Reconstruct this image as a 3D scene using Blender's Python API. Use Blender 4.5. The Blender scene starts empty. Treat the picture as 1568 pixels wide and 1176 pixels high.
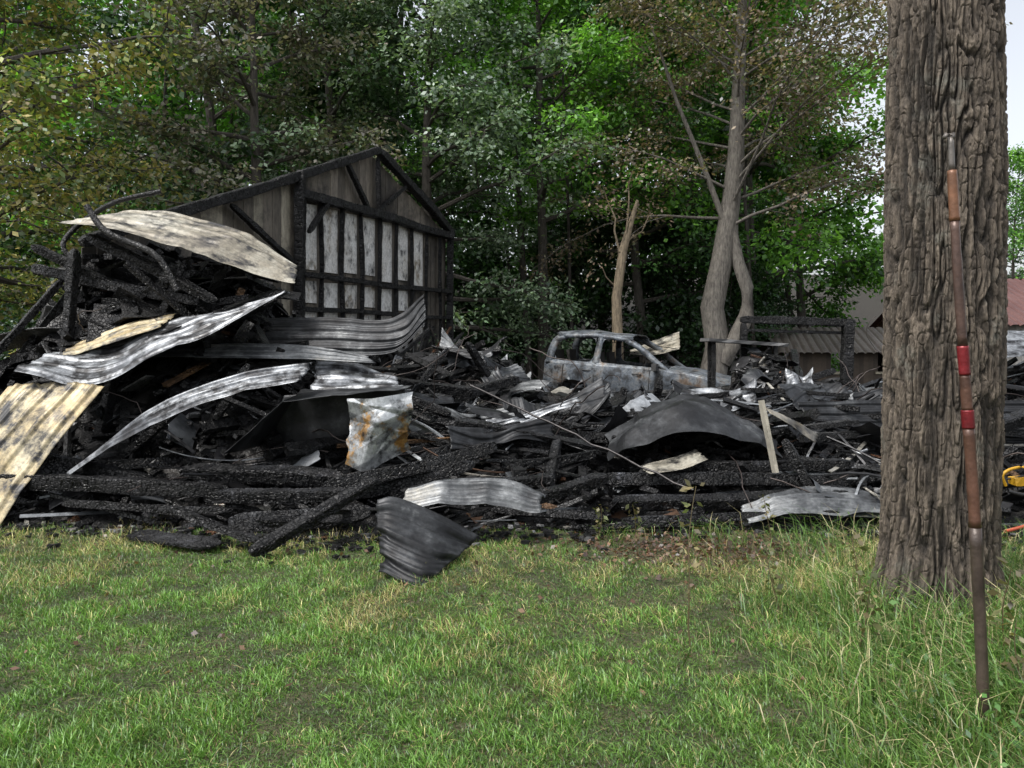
import bpy, math, numpy as np
from mathutils import Vector, Matrix, Euler
R = np.random.default_rng
scene = bpy.context.scene

# ------------------------------------------------------------------ utils
def _h(ix, iy, iz, s):
    n = (ix.astype(np.int64)*374761393 + iy.astype(np.int64)*668265263 + iz.astype(np.int64)*2147483647 + s*974634777) & 0xffffffff
    n = ((n ^ (n >> 13)) * 1274126177) & 0xffffffff
    n = n ^ (n >> 16)
    return (n & 0xffff)/32767.5 - 1.0
def vn(P, s=0):
    P = np.asarray(P, float); i = np.floor(P); f = P-i; u = f*f*(3-2*f); i = i.astype(np.int64)
    r = 0
    for dx in (0, 1):
        for dy in (0, 1):
            for dz in (0, 1):
                w = (u[..., 0] if dx else 1-u[..., 0])*(u[..., 1] if dy else 1-u[..., 1])*(u[..., 2] if dz else 1-u[..., 2])
                r = r + w*_h(i[..., 0]+dx, i[..., 1]+dy, i[..., 2]+dz, s)
    return r
def fbm(P, s=0, o=3):
    P = np.asarray(P, float); r = 0; a = 1; t = 0
    for k in range(o):
        r = r + a*vn(P*(2.03**k)+k*7.3, s+k); t += a; a *= .5
    return r/t
def v3(x, y, z=0):
    x, y, z = np.broadcast_arrays(x, y, z); return np.stack([x, y, z], -1).astype(float)
def sst(x, a, b):
    t = np.clip((x-a)/(b-a), 0, 1); return t*t*(3-2*t)
def nrm(v):
    return v/np.maximum(np.linalg.norm(v, axis=-1, keepdims=True), 1e-9)

class MB:
    def __init__(s): s.V = []; s.F = []; s.C = []; s.n = 0
    def add(s, V, F, m=0, col=(1, 1, 1)):
        V = np.asarray(V, float).reshape(-1, 3)
        if not isinstance(F, list): F = [F]
        for f in F: s.F.append((np.asarray(f, np.int64)+s.n, m))
        c = np.asarray(col, float)
        if c.ndim == 1: c = np.tile(c, (len(V), 1))
        s.V.append(V); s.C.append(c); s.n += len(V)
    def mesh(s, name, mats, smooth=False):
        V = np.concatenate(s.V); C = np.concatenate(s.C)
        me = bpy.data.meshes.new(name)
        me.vertices.add(len(V)); me.vertices.foreach_set('co', V.astype(np.float32).ravel())
        li = np.concatenate([f.ravel() for f, m in s.F])
        tot = np.concatenate([np.full(len(f), f.shape[1]) for f, m in s.F])
        mi = np.concatenate([np.full(len(f), m) for f, m in s.F])
        st = np.concatenate([[0], np.cumsum(tot)[:-1]])
        me.loops.add(len(li)); me.loops.foreach_set('vertex_index', li.astype(np.int32))
        me.polygons.add(len(tot)); me.polygons.foreach_set('loop_start', st.astype(np.int32))
        me.polygons.foreach_set('material_index', mi.astype(np.int32))
        me.polygons.foreach_set('use_smooth', np.full(len(tot), bool(smooth)))
        me.update(calc_edges=True)
        ca = me.color_attributes.new('col', 'FLOAT_COLOR', 'POINT')
        ca.data.foreach_set('color', np.concatenate([C, np.ones((len(C), 1))], 1).astype(np.float32).ravel())
        for m in mats: me.materials.append(m)
        return me
    def obj(s, name, mats, smooth=False, parent=None):
        o = bpy.data.objects.new(name, s.mesh(name, mats, smooth)); scene.collection.objects.link(o)
        if parent: o.parent = parent
        return o
def empty(name, loc=(0, 0, 0)):
    e = bpy.data.objects.new(name, None); e.location = loc; scene.collection.objects.link(e); e.empty_display_size = .3; return e

def gridF(a, b, wrap=False):
    i = np.arange(a-1)[:, None]; j = np.arange(b if wrap else b-1)[None, :]; j2 = (j+1) % b
    return np.stack(np.broadcast_arrays(i*b+j, i*b+j2, (i+1)*b+j2, (i+1)*b+j), -1).reshape(-1, 4)
def tube(mb, pts, rad, k=6, m=0, col=(1, 1, 1), cap=False):
    P = np.asarray(pts, float); n = len(P); rad = np.broadcast_to(rad, (n,))
    T = nrm(np.gradient(P, axis=0)); ref = np.array([.13, .21, 1.]) if abs(T[0, 2]) < .85 else np.array([1, .1, .05])
    A = nrm(np.cross(T, ref)); B = np.cross(T, A); a = np.linspace(0, 2*np.pi, k, endpoint=False)
    V = P[:, None]+rad[:, None, None]*(np.cos(a)[None, :, None]*A[:, None]+np.sin(a)[None, :, None]*B[:, None])
    F = [gridF(n, k, True)]
    if cap: F += [np.arange(k)[None, ::-1], (np.arange(k)+(n-1)*k)[None]]
    mb.add(V, F, m, col)
def sticks(mb, P0, P1, w, h, roll, S=4, jit=.12, col=(1, 1, 1), rng=None, bend=0., m=0):
    rng = rng or R(1); P0 = np.atleast_2d(P0).astype(float); P1 = np.atleast_2d(P1).astype(float); N = len(P0)
    w = np.broadcast_to(w, (N,)); h = np.broadcast_to(h, (N,)); roll = np.broadcast_to(roll, (N,))
    T = nrm(P1-P0); ref = np.tile([0, 0, 1.], (N, 1)); ref[np.abs(T[:, 2]) > .9] = [1, 0, 0]
    A = nrm(np.cross(T, ref)); B = np.cross(A, T); c = np.cos(roll)[:, None]; s = np.sin(roll)[:, None]
    A, B = A*c+B*s, B*c-A*s
    t = np.linspace(0, 1, S)
    C = P0[:, None]+(P1-P0)[:, None]*t[None, :, None]
    bd = rng.normal(0, 1, (N, 1, 1))*np.linalg.norm(P1-P0, axis=1)[:, None, None]*bend
    C = C+B[:, None]*bd*(4*t*(1-t))[None, :, None]
    q = np.array([[-1, -1], [1, -1], [1, 1], [-1, 1]])*.5
    ww = w[:, None, None]*(1+rng.normal(0, jit, (N, S, 4))); hh = h[:, None, None]*(1+rng.normal(0, jit, (N, S, 4)))
    V = C[:, :, None]+A[:, None, None]*(q[:, 0]*ww)[..., None]+B[:, None, None]*(q[:, 1]*hh)[..., None]
    g = gridF(S, 4, True); cap = np.array([[3, 2, 1, 0], [4*S-4, 4*S-3, 4*S-2, 4*S-1]])
    f = np.concatenate([g, cap]); F = (np.arange(N)[:, None, None]*(4*S)+f[None]).reshape(-1, 4)
    col = np.asarray(col, float)
    if col.ndim == 2: col = np.repeat(col, 4*S, 0)
    mb.add(V, F, m, col)

# ------------------------------------------------------------------ materials
def newmat(name):
    m = bpy.data.materials.new(name); m.use_nodes = True; nt = m.node_tree; nt.nodes.clear()
    out = nt.nodes.new('ShaderNodeOutputMaterial'); b = nt.nodes.new('ShaderNodeBsdfPrincipled')
    nt.links.new(b.outputs[0], out.inputs[0]); return m, nt, b, out
def N(nt, t, **k):
    n = nt.nodes.new(t)
    for a, v in k.items(): setattr(n, a, v)
    return n
def coords(nt, sc=(1, 1, 1)):
    tc = N(nt, 'ShaderNodeTexCoord'); mp = N(nt, 'ShaderNodeMapping'); mp.inputs['Scale'].default_value = sc
    nt.links.new(tc.outputs['Object'], mp.inputs[0]); return mp.outputs[0]
def noise(nt, vec, scale, detail=4, rough=.6):
    n = N(nt, 'ShaderNodeTexNoise'); n.inputs['Scale'].default_value = scale; n.inputs['Detail'].default_value = detail
    n.inputs['Roughness'].default_value = rough; nt.links.new(vec, n.inputs['Vector']); return n.outputs['Fac']
def ramp(nt, fac, stops, mode='LINEAR'):
    r = N(nt, 'ShaderNodeValToRGB'); r.color_ramp.interpolation = mode; e = r.color_ramp.elements
    while len(e) < len(stops): e.new(.5)
    for k, (p, c) in enumerate(stops):
        e[k].position = p; e[k].color = (*c, 1) if len(c) == 3 else c
    nt.links.new(fac, r.inputs[0]); return r.outputs[0]
def mix(nt, fac, a, b, mode='MIX'):
    n = N(nt, 'ShaderNodeMix', data_type='RGBA', blend_type=mode)
    for s, v in ((n.inputs[0], fac), (n.inputs[6], a), (n.inputs[7], b)):
        if isinstance(v, (int, float)): s.default_value = v
        elif isinstance(v, tuple): s.default_value = (*v, 1)
        else: nt.links.new(v, s)
    return n.outputs[2]
def bump(nt, b, h, st, dist):
    n = N(nt, 'ShaderNodeBump'); n.inputs['Strength'].default_value = st; n.inputs['Distance'].default_value = dist
    nt.links.new(h, n.inputs['Height']); nt.links.new(n.outputs[0], b.inputs['Normal']); return n
def attr(nt):
    a = N(nt, 'ShaderNodeVertexColor'); a.layer_name = 'col'; return a.outputs[0]

def mat_leaf(name, tr=.35, gloss=.06):
    m, nt, b, out = newmat(name); c = attr(nt); nt.nodes.remove(b)
    d = N(nt, 'ShaderNodeBsdfDiffuse'); nt.links.new(c, d.inputs[0])
    t = N(nt, 'ShaderNodeBsdfTranslucent'); nt.links.new(mix(nt, 1., c, (1.3, 1.5, .7), 'MULTIPLY'), t.inputs[0])
    mx = N(nt, 'ShaderNodeMixShader'); mx.inputs[0].default_value = tr
    nt.links.new(d.outputs[0], mx.inputs[1]); nt.links.new(t.outputs[0], mx.inputs[2])
    g = N(nt, 'ShaderNodeBsdfGlossy'); g.inputs['Roughness'].default_value = .45; g.inputs[0].default_value = (.8, .85, .9, 1)
    m2 = N(nt, 'ShaderNodeMixShader'); m2.inputs[0].default_value = gloss; nt.links.new(mx.outputs[0], m2.inputs[1]); nt.links.new(g.outputs[0], m2.inputs[2])
    nt.links.new(m2.outputs[0], out.inputs[0]); return m
def mat_char(name='charred_wood', cell=28., rough=(.2, .6), aniso=(1, 1, 1)):
    m, nt, b, out = newmat(name); v = coords(nt, aniso)
    vo = N(nt, 'ShaderNodeTexVoronoi', feature='DISTANCE_TO_EDGE'); vo.inputs['Scale'].default_value = cell
    nv = N(nt, 'ShaderNodeTexNoise'); nv.inputs['Scale'].default_value = 9; nt.links.new(v, nv.inputs['Vector'])
    vm = N(nt, 'ShaderNodeVectorMath', operation='MULTIPLY_ADD'); nt.links.new(nv.outputs['Color'], vm.inputs[0]); vm.inputs[1].default_value = (.06, .06, .06); nt.links.new(v, vm.inputs[2])
    nt.links.new(vm.outputs[0], vo.inputs['Vector'])
    n1 = noise(nt, v, 3.1, 6, .7); n2 = noise(nt, v, 60, 4, .7)
    ash = ramp(nt, n1, [(.50, (.5, .5, .5)), (.62, (1.4, 1.4, 1.4)), (.72, (5.5, 5.6, 5.9))])
    nt.links.new(mix(nt, 1., attr(nt), ash, 'MULTIPLY'), b.inputs['Base Color'])
    nt.links.new(ramp(nt, noise(nt, v, 7, 5, .7), [(.38, (rough[0],)*3), (.6, (rough[1],)*3)]), b.inputs['Roughness'])
    hh = mix(nt, .35, ramp(nt, vo.outputs['Distance'], [(0, (0, 0, 0)), (.12, (1, 1, 1))]), n2)
    bump(nt, b, hh, 1., .015); b.inputs['Specular IOR Level'].default_value = .38; return m
def mat_metal(name, stops, sc=1.3, rough=(.35, .65), metallic=.35, seed=0., soot=None, stretch=(1, 1, 1)):
    m, nt, b, out = newmat(name); v = coords(nt, stretch)
    mp = N(nt, 'ShaderNodeVectorMath', operation='ADD'); mp.inputs[1].default_value = (seed*3.1, seed*1.7, seed*.9); nt.links.new(v, mp.inputs[0]); v = mp.outputs[0]
    n1 = noise(nt, v, sc, 9, .7)
    c = ramp(nt, n1, stops)
    fine = ramp(nt, noise(nt, v, 26, 6, .75), [(.3, (.5, .5, .5)), (.65, (1.1, 1.1, 1.1))])
    c = mix(nt, 1., c, fine, 'MULTIPLY')
    if soot:
        s = ramp(nt, noise(nt, v, sc*2.3+.7, 8, .7), [(soot-.1, (0, 0, 0)), (soot+.06, (1, 1, 1))])
        c = mix(nt, s, c, (.016, .016, .017))
    nt.links.new(c, b.inputs['Base Color']); b.inputs['Metallic'].default_value = metallic
    nt.links.new(ramp(nt, noise(nt, v, 5, 5, .7), [(.3, (rough[0],)*3), (.7, (rough[1],)*3)]), b.inputs['Roughness'])
    bump(nt, b, noise(nt, v, 14, 6, .6), .25, .01); return m
def mat_bark(name, c1, c2, sc=1., lich=None):
    m, nt, b, out = newmat(name); v = coords(nt, (1, 1, .22))
    n1 = noise(nt, v, 22*sc, 6, .7); c = ramp(nt, n1, [(.35, c1), (.68, c2)])
    if lich: c = mix(nt, ramp(nt, noise(nt, coords(nt), 2.6, 8, .75), [(.56, (0, 0, 0)), (.68, (.55, .55, .55))]), c, lich)
    c = mix(nt, 1., c, attr(nt), 'MULTIPLY'); nt.links.new(c, b.inputs['Base Color']); b.inputs['Roughness'].default_value = .85
    bump(nt, b, n1, .8, .03); return m
def mat_attr(name, rough=.7, metallic=0, bs=40, bd=.01, var=(.6, 1.2)):
    m, nt, b, out = newmat(name); v = coords(nt)
    c = mix(nt, 1., attr(nt), ramp(nt, noise(nt, v, 5, 8, .75), [(.3, (var[0],)*3), (.7, (var[1],)*3)]), 'MULTIPLY')
    nt.links.new(c, b.inputs['Base Color']); b.inputs['Roughness'].default_value = rough; b.inputs['Metallic'].default_value = metallic
    bump(nt, b, noise(nt, v, bs, 4, .6), .5, bd); return m

M_leaf = mat_leaf('leaf', .3, .05); M_grass = mat_leaf('grass_blade', .22, .05)
M_bark = mat_bark('tree_bark', (.03, .025, .021), (.10, .088, .075))
M_barkgrey = mat_bark('grey_bark', (.065, .058, .05), (.23, .21, .18))
M_bigbark = mat_bark('furrowed_bark', (.032, .025, .019), (.145, .118, .09), 1.6, (.13, .135, .115))
M_char = mat_char(); M_charfine = mat_char('charred_wood_fine', 45)
GREY = (.36, .37, .38); SOOT = (.018, .018, .019)

# ------------------------------------------------------------------ ground
def front(x):   # where the wreckage starts (y) for a given x
    x = np.asarray(x, float); return 6.75+.28*vn(v3(x*.9, 3.3, 0), 5)+.12*vn(v3(x*3, 1, 0), 6)-.55*np.exp(-((x+1.7)/1.0)**2)
def ground_z(x, y):
    z = .035*fbm(v3(x*.5, y*.5, 0), 2, 3)+.012*vn(v3(x*3, y*3, 0), 9)
    return z+9*sst(y, 32, 80)+.06*np.exp(-(((x-2.55)/.9)**2+((y-4.6)/.9)**2))
def axis(fine0, fine1, step, far0, far1, n):
    a = np.arange(fine0, fine1, step); g = np.geomspace(1, 1+abs(far1-fine1), n)-1; l = np.geomspace(1, 1+abs(fine0-far0), n)-1
    return np.unique(np.concatenate([fine0-l, a, fine1+g]))
gx = axis(-9, 9, .08, -400, 400, 40); gy = axis(1, 9, .08, -60, 500, 46)
X, Y = np.meshgrid(gx, gy); mb = MB(); mb.add(v3(X, Y, ground_z(X, Y)), gridF(len(gy), len(gx)))
m, nt, b, out = newmat('lawn_soil'); v = coords(nt)
c = ramp(nt, noise(nt, v, 2.1, 8, .75), [(.35, (.035, .042, .016)), (.5, (.065, .065, .028)), (.62, (.13, .11, .06))])
c = mix(nt, ramp(nt, noise(nt, v, 70, 5, .8), [(.35, (0, 0, 0)), (.6, (1, 1, 1))]), mix(nt, 1., c, (.25, .23, .2), 'MULTIPLY'), c)
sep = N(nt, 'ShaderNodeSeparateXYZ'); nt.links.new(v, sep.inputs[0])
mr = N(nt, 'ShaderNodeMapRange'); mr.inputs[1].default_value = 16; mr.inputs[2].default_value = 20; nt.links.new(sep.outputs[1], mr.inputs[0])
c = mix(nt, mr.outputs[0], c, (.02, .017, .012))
nt.links.new(c, b.inputs['Base Color']); b.inputs['Roughness'].default_value = .9; bump(nt, b, noise(nt, v, 60, 5, .7), .8, .02)
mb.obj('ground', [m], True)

# ------------------------------------------------------------------ lawn
def blades(mb, x, y, h, wd, lean, az, col, bend=.5):
    n = len(x); z = ground_z(x, y)-.005; base = v3(x, y, z)
    d = v3(np.cos(az), np.sin(az), 0); s = v3(-np.sin(az), np.cos(az), 0)
    tw = R(3).uniform(0, 1, n)[:, None]; s = nrm(s*(tw)+d*(1-tw))
    up = np.array([0, 0, 1.])
    mid = base+(d*np.sin(lean)[:, None]+up*np.cos(lean)[:, None])*(h*.55)[:, None]
    l2 = np.minimum(lean+bend, 1.5); tip = mid+(d*np.sin(l2)[:, None]+up*np.cos(l2)[:, None])*(h*.5)[:, None]
    w = wd[:, None]*.5
    V = np.stack([base-s*w, base+s*w, mid+s*w*.8, mid-s*w*.8, tip], 1)
    i = np.arange(n)[:, None]*5
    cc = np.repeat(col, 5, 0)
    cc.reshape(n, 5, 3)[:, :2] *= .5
    mb.add(V, [i+np.array([[0, 1, 2, 3]]), i+np.array([[3, 2, 4]])], 0, cc)
rg = R(11); n = 430000
y = 2.3+5.6*rg.random(n)**1.35; x = rg.uniform(-1, 1, n)*(.8*y+.6)
k = (y < front(x)+.5); x = x[k]; y = y[k]; n = len(x)
dens = fbm(v3(x*1.3, y*1.3, 0), 21, 4); fine = vn(v3(x*9, y*9, 0), 33); med = fbm(v3(x*3.3, y*3.3, 0), 35, 3)
strawpatch = np.exp(-(((x-2.0)/.8)**2+((y-5.4)/.5)**2))+.4*np.exp(-(((x-.3)/1.6)**2+((y-4.6)/.35)**2))
straw = np.clip(sst(dens+.3*fine+.4*med+.12*(y-5.3)+.04*x, -.12, .55)+.7*strawpatch-.35*np.exp(-(((x+1.3)/1.4)**2+((y-3.3)/1.)**2)), 0, 1)
bare = np.exp(-(((x-1.5)/1.05)**2+((y-6.2)/.6)**2)**2)
k = rg.random(n) > .9*bare+.25*((fine+med) < -.75); x, y, straw, dens, bare, fine, med = [a[k] for a in (x, y, straw, dens, bare, fine, med)]; n = len(x)
tall = sst(x-.35*(4.6-y), 1.2, 2.3)*(y < 5.2)
lying = rg.random(n) < .16+.5*straw
h = np.where(lying, rg.uniform(.04, .11, n), rg.uniform(.025, .07, n)*np.clip(1+.9*dens+.9*med+.5*fine, .45, 2.4))*(1+1.3*tall)
lean = np.where(lying, rg.uniform(1.0, 1.45, n), rg.uniform(.05, .9, n))
green = np.array([.085, .20, .028]); g2 = np.array([.16, .28, .055]); yel = np.array([.50, .45, .20]); brn = np.array([.18, .13, .06])
t = rg.random((n, 1)); col = green*t+g2*(1-t)
st = (rg.random(n) < straw*.58+.08)[:, None]; t2 = rg.random((n, 1))**1.5; col = np.where(st, yel*(1-t2)+brn*t2, col)
col *= rg.uniform(.4, 1.45, (n, 1))*(1-.5*bare[:, None])*np.clip(1+.5*med+.4*fine, .4, 1.6)[:, None]
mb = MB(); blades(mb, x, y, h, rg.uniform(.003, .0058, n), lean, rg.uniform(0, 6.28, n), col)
mb.obj('lawn_grass', [M_grass])

n = 46000; x = rg.uniform(.7, 4.6, n); y = rg.uniform(2.4, 6.6, n)
p = np.exp(-(((x-2.4)/.8)**2+((y-4.3)/.8)**2))*1.3+.85*sst(x-.55*(y-3.2), 1.0, 2.0)*(y < 5)+.3*(x > 3.)
p += .16*np.exp(-((y-6.3)/.25)**2)
p *= (.25+1.3*sst(fbm(v3(x*2.4, y*2.4, 0), 50, 3), -.25, .3))
k = (rg.random(n) < p) & (((x-2.55)**2+(y-4.6)**2) > .36**2); x = x[k]; y = y[k]; n = len(x)
h = rg.uniform(.08, .36, n)*(.7+.6*np.exp(-((x-2.5)/.8)**2)); t = rg.random((n, 1))
col = (np.array([.07, .165, .025])*t+np.array([.16, .27, .055])*(1-t)); st = rg.random((n, 1)) < .2; col = np.where(st, [.46, .41, .22], col)*rg.uniform(.45, 1.25, (n, 1))
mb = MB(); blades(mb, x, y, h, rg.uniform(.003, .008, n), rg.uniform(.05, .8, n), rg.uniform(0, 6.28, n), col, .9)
mb.obj('tall_grass', [M_grass])

# ------------------------------------------------------------------ leaves & trees
def leafcloud(mb, C, Nn, rad, nl, L, cols, rng, droop=.25, flat=.22, m=1, wr=.6, sprayvar=.38):
    C = np.asarray(C); S = len(C)
    rr = rad*rng.uniform(.6, 1.25, S); a = rng.uniform(0, 6.283, (S, nl)); q = np.sqrt(rng.random((S, nl)))
    ang0 = rng.uniform(0, 6.283, (S, 1)); el = .45+.55*np.abs(np.cos(a-ang0))
    nn = nrm(Nn+rng.normal(0, .22, (S, 3))); ref = np.tile([1., .2, 0], (S, 1)); A = nrm(np.cross(nn, ref)); B = np.cross(nn, A)
    d = A[:, None]*np.cos(a)[..., None]+B[:, None]*np.sin(a)[..., None]
    r = q*rr[:, None]*el
    P = C[:, None]+d*r[..., None]+nn[:, None]*(rng.normal(0, flat, (S, nl))*rr[:, None])[..., None]
    P[..., 2] -= droop*r*r/np.maximum(rr[:, None], .1)*1.2
    ld = nrm(d+rng.normal(0, .6, (S, nl, 3))+np.array([0, 0, -.35])); ln = nrm(nn[:, None]+rng.normal(0, .55, (S, nl, 3)))
    sd = nrm(np.cross(ld, ln)); ll = L*rng.uniform(.6, 1.3, (S, nl, 1))
    V = np.stack([P, P+ld*ll*.45+sd*ll*wr*.5, P+ld*ll, P+ld*ll*.45-sd*ll*wr*.5], 2).reshape(-1, 3)
    cols = np.asarray(cols, float); ci = cols[rng.integers(0, len(cols), S)]
    cj = cols[rng.integers(0, len(cols), (S, nl))]
    c = (ci[:, None]*.7+cj*.3)*rng.uniform(1-sprayvar, 1+sprayvar, (S, 1, 1))*rng.uniform(.6, 1.35, (S, nl, 1))
    mb.add(V, np.arange(S*nl*4).reshape(-1, 4), m, np.repeat(c.reshape(-1, 3), 4, 0))
def path(p, d, L, n, rng, wob=.12, lift=0.):
    P = [np.array(p, float)]; d = nrm(np.array(d, float)); s = L/(n-1)
    for i in range(n-1):
        d = nrm(d+rng.normal(0, wob, 3)+np.array([0, 0, lift])); P.append(P[-1]+d*s)
    return np.array(P)
def build_tree(seed, height, r0, cb, spread, nlimb, nsub, nspray, nl, L, cols, rad=.55, droop=.25, trunk=None, elev=(.1, .9), base=(0, 0, 0),
               lift=-.02, fullness=.55, bias=None, twigs=True, limbr=.42):
    rng = R(seed); mb = MB()
    if trunk is None:
        T = path(base, (rng.normal(0, .03), rng.normal(0, .03), 1), height, 12, rng, .035, .05)
    else: T = np.array(trunk, float)
    zt = T[:, 2]; H = zt[-1]-zt[0]
    rt = r0*(1-.88*(zt-zt[0])/H)+r0*.35*np.exp(-(zt-zt[0])/.35)
    tube(mb, T, rt, 10)
    C = []; Nn = []
    for i in range(nlimb):
        f = (i+rng.random()*.8)/nlimb; z = zt[0]+cb+(H-cb)*f**.95*.97
        p = np.array([np.interp(z, zt, T[:, 0]), np.interp(z, zt, T[:, 1]), z]); az = i*2.4+rng.normal(0, .5)
        if bias is not None and rng.random() < .55: az = bias+rng.normal(0, .7)
        l = spread*((1-f)**fullness*.9+.14)*rng.uniform(.7, 1.15); e = elev[0]+(elev[1]-elev[0])*f+rng.normal(0, .12)
        d = (math.cos(az)*math.cos(e), math.sin(az)*math.cos(e), math.sin(e))
        B = path(p, d, l, 7, rng, .1, lift); r = min(r0*limbr, .03+.018*l)*(1-.6*f)
        tube(mb, B, np.linspace(r, r*.18, 7), 6)
        for j in range(nsub):
            tt = .25+.75*(j+rng.random()*.9)/nsub; q = tt*6; i0 = min(int(q), 5); bp = B[i0]+(B[i0+1]-B[i0])*(q-i0)
            bd = nrm(B[i0+1]-B[i0]); sdv = nrm(np.cross(bd, [0, 0, 1.]))*(1 if j % 2 else -1)
            dd = bd*.6+sdv*rng.uniform(.3, 1.1)+np.array([0, 0, rng.normal(0.05, .25)])
            sl = l*.38*(1.15-tt*.6)*rng.uniform(.6, 1.3)
            Bs = path(bp, dd, sl, 4, rng, .14, lift*1.5)
            if twigs: tube(mb, Bs, np.linspace(r*.3, .006, 4), 4)
            for k in range(nspray):
                u = (k+.6+.4*rng.random())/nspray*3; i1 = min(int(u), 2); C.append(Bs[i1]+(Bs[i1+1]-Bs[i1])*(u-i1)+rng.normal(0, .12, 3)); Nn.append([dd[0]*.25, dd[1]*.25, 1])
    if len(C): leafcloud(mb, np.array(C), nrm(np.array(Nn, float)), rad, nl, L, cols, rng, droop)
    return mb
DK = [(.026, .060, .016), (.036, .080, .022), (.02, .046, .014)]
MD = [(.05, .13, .028), (.08, .175, .04), (.036, .092, .022)]
BR = [(.15, .34, .04), (.21, .43, .06), (.09, .23, .032)]
SV = [(.17, .25, .14), (.24, .32, .20), (.09, .155, .08), (.30, .36, .27), (.06, .12, .05)]
YO = [(.34, .29, .08), (.20, .23, .06), (.35, .27, .11), (.09, .14, .04), (.06, .11, .03)]
BN = [(.18, .13, .09), (.23, .18, .12), (.13, .10, .07), (.13, .16, .06)]

def T(name, seed, bark, **k):
    o = build_tree(seed, **k).obj(name, [bark, M_leaf]); return o
T('scorched_maple_tree', 1, M_bark, base=(-9.6, 13.6, 0), height=14, r0=.2, cb=1.6, spread=4.3, nlimb=36, nsub=8, nspray=4, nl=24, L=.12, cols=YO, rad=.45, droop=.5)
T('scorched_maple_tree', 2, M_bark, base=(-12.3, 18, 0), height=17, r0=.26, cb=2.5, spread=5.2, nlimb=30, nsub=8, nspray=4, nl=22, L=.15, cols=YO+MD+DK, rad=.55)
T('brown_leaf_tree', 3, M_bark, base=(-6.2, 18.5, 0), height=13, r0=.18, cb=4.0, spread=3.3, nlimb=30, nsub=8, nspray=4, nl=22, L=.13, cols=[(.20, .17, .13), (.15, .16, .10), (.23, .20, .16), (.09, .14, .06)], rad=.5)
T('silver_green_beech_tree', 4, M_bark, base=(-2.4, 20.5, 0), height=15, r0=.2, cb=1.8, spread=4.6, nlimb=44, nsub=9, nspray=4, nl=30, L=.135, cols=SV, rad=.5, droop=.5)
T('silver_green_beech_tree', 5, M_bark, base=(-5.0, 22.5, 0), height=17, r0=.2, cb=4, spread=4.4, nlimb=32, nsub=8, nspray=4, nl=22, L=.16, cols=SV+MD, rad=.6)
T('green_maple_tree', 6, M_bark, base=(1.0, 22.6, 0), height=17, r0=.18, cb=5.2, spread=4.4, nlimb=36, nsub=8, nspray=4, nl=30, L=.16, cols=BR, rad=.6, droop=.2)
T('green_maple_tree', 7, M_bark, base=(8.5, 27, 0), height=20, r0=.2, cb=4, spread=6, nlimb=36, nsub=8, nspray=4, nl=28, L=.2, cols=BR, rad=.75)
T('green_maple_tree', 8, M_bark, base=(11.3, 29.5, 0), height=12.5, r0=.2, cb=2.5, spread=3.9, nlimb=28, nsub=8, nspray=4, nl=26, L=.2, cols=BR+MD, rad=.7)
T('dark_green_tree', 9, M_bark, base=(4.4, 25, 0), height=15, r0=.18, cb=3, spread=4.6, nlimb=30, nsub=8, nspray=4, nl=24, L=.16, cols=MD, rad=.6, droop=.4)
T('dark_green_tree', 10, M_bark, base=(-8.5, 23, 0), height=19, r0=.22, cb=3, spread=5.5, nlimb=32, nsub=8, nspray=4, nl=22, L=.18, cols=DK+MD, rad=.65)

tr = [(5.15, 20, -.1), (5.2, 20, .7), (5.35, 20, 1.6), (5.2, 20, 2.6), (5.45, 20, 3.8), (5.7, 20.1, 5.2), (5.85, 20.1, 6.6), (5.95, 20.2, 8.5), (6.1, 20.3, 11), (6.1, 20.3, 14)]
mb = build_tree(22, 14, .36, 4.7, 5.6, 44, 9, 4, 26, .115, BN, rad=.55, droop=.3, trunk=tr, elev=(.5, 1.1), limbr=.13, lift=-.05)
tube(mb, [(5.42, 19.9, 1.2), (5.75, 19.8, 1.75), (6.02, 19.75, 2.4), (6.05, 19.8, 3.1), (5.85, 19.9, 3.75), (5.72, 20, 4.5), (5.8, 20.1, 5.3)], [.24, .22, .19, .17, .16, .16, .14], 12)
tube(mb, [(5.6, 20, 4.6), (5.0, 20, 6.2), (4.3, 20.1, 8.0), (3.6, 20, 10)], [.09, .07, .05, .03], 8)
mb.obj('scorched_brown_tree', [M_barkgrey, M_leaf], True)
mb = MB(); rng = R(5)
tube(mb, [(2.6, 19, -.1), (2.62, 19, 1.5), (2.58, 19, 2.8), (2.75, 19, 4.0), (3.1, 19, 5.2)], [.17, .14, .12, .11, .04], 9, 0)
for a, bb, r in (((2.7, 19, 3.6), (2.3, 18.8, 5.6), .04), ((2.75, 19, 4.1), (2.95, 18.7, 5.9), .035), ((2.7, 19, 3.9), (3.6, 19.3, 5.0), .03), ((2.62, 19, 2.9), (2.1, 18.7, 3.6), .025)):
    P = np.linspace(a, bb, 6)+rng.normal(0, .05, (6, 3)); tube(mb, P, np.linspace(r, .008, 6), 5)
C = np.array([[2.3, 18.8, 5.5], [3.5, 19.2, 5], [3.0, 18.8, 5.8], [2.1, 18.7, 3.7], [2.5, 18.8, 5.0], [2.0, 18.8, 5.2]]); leafcloud(mb, C, np.tile([0, 0, 1.], (len(C), 1)), .5, 40, .11, BN, rng)
mb.obj('broken_tree_snag', [mat_bark('snag_bark', (.10, .08, .055), (.34, .27, .18)), M_leaf], True)

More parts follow.
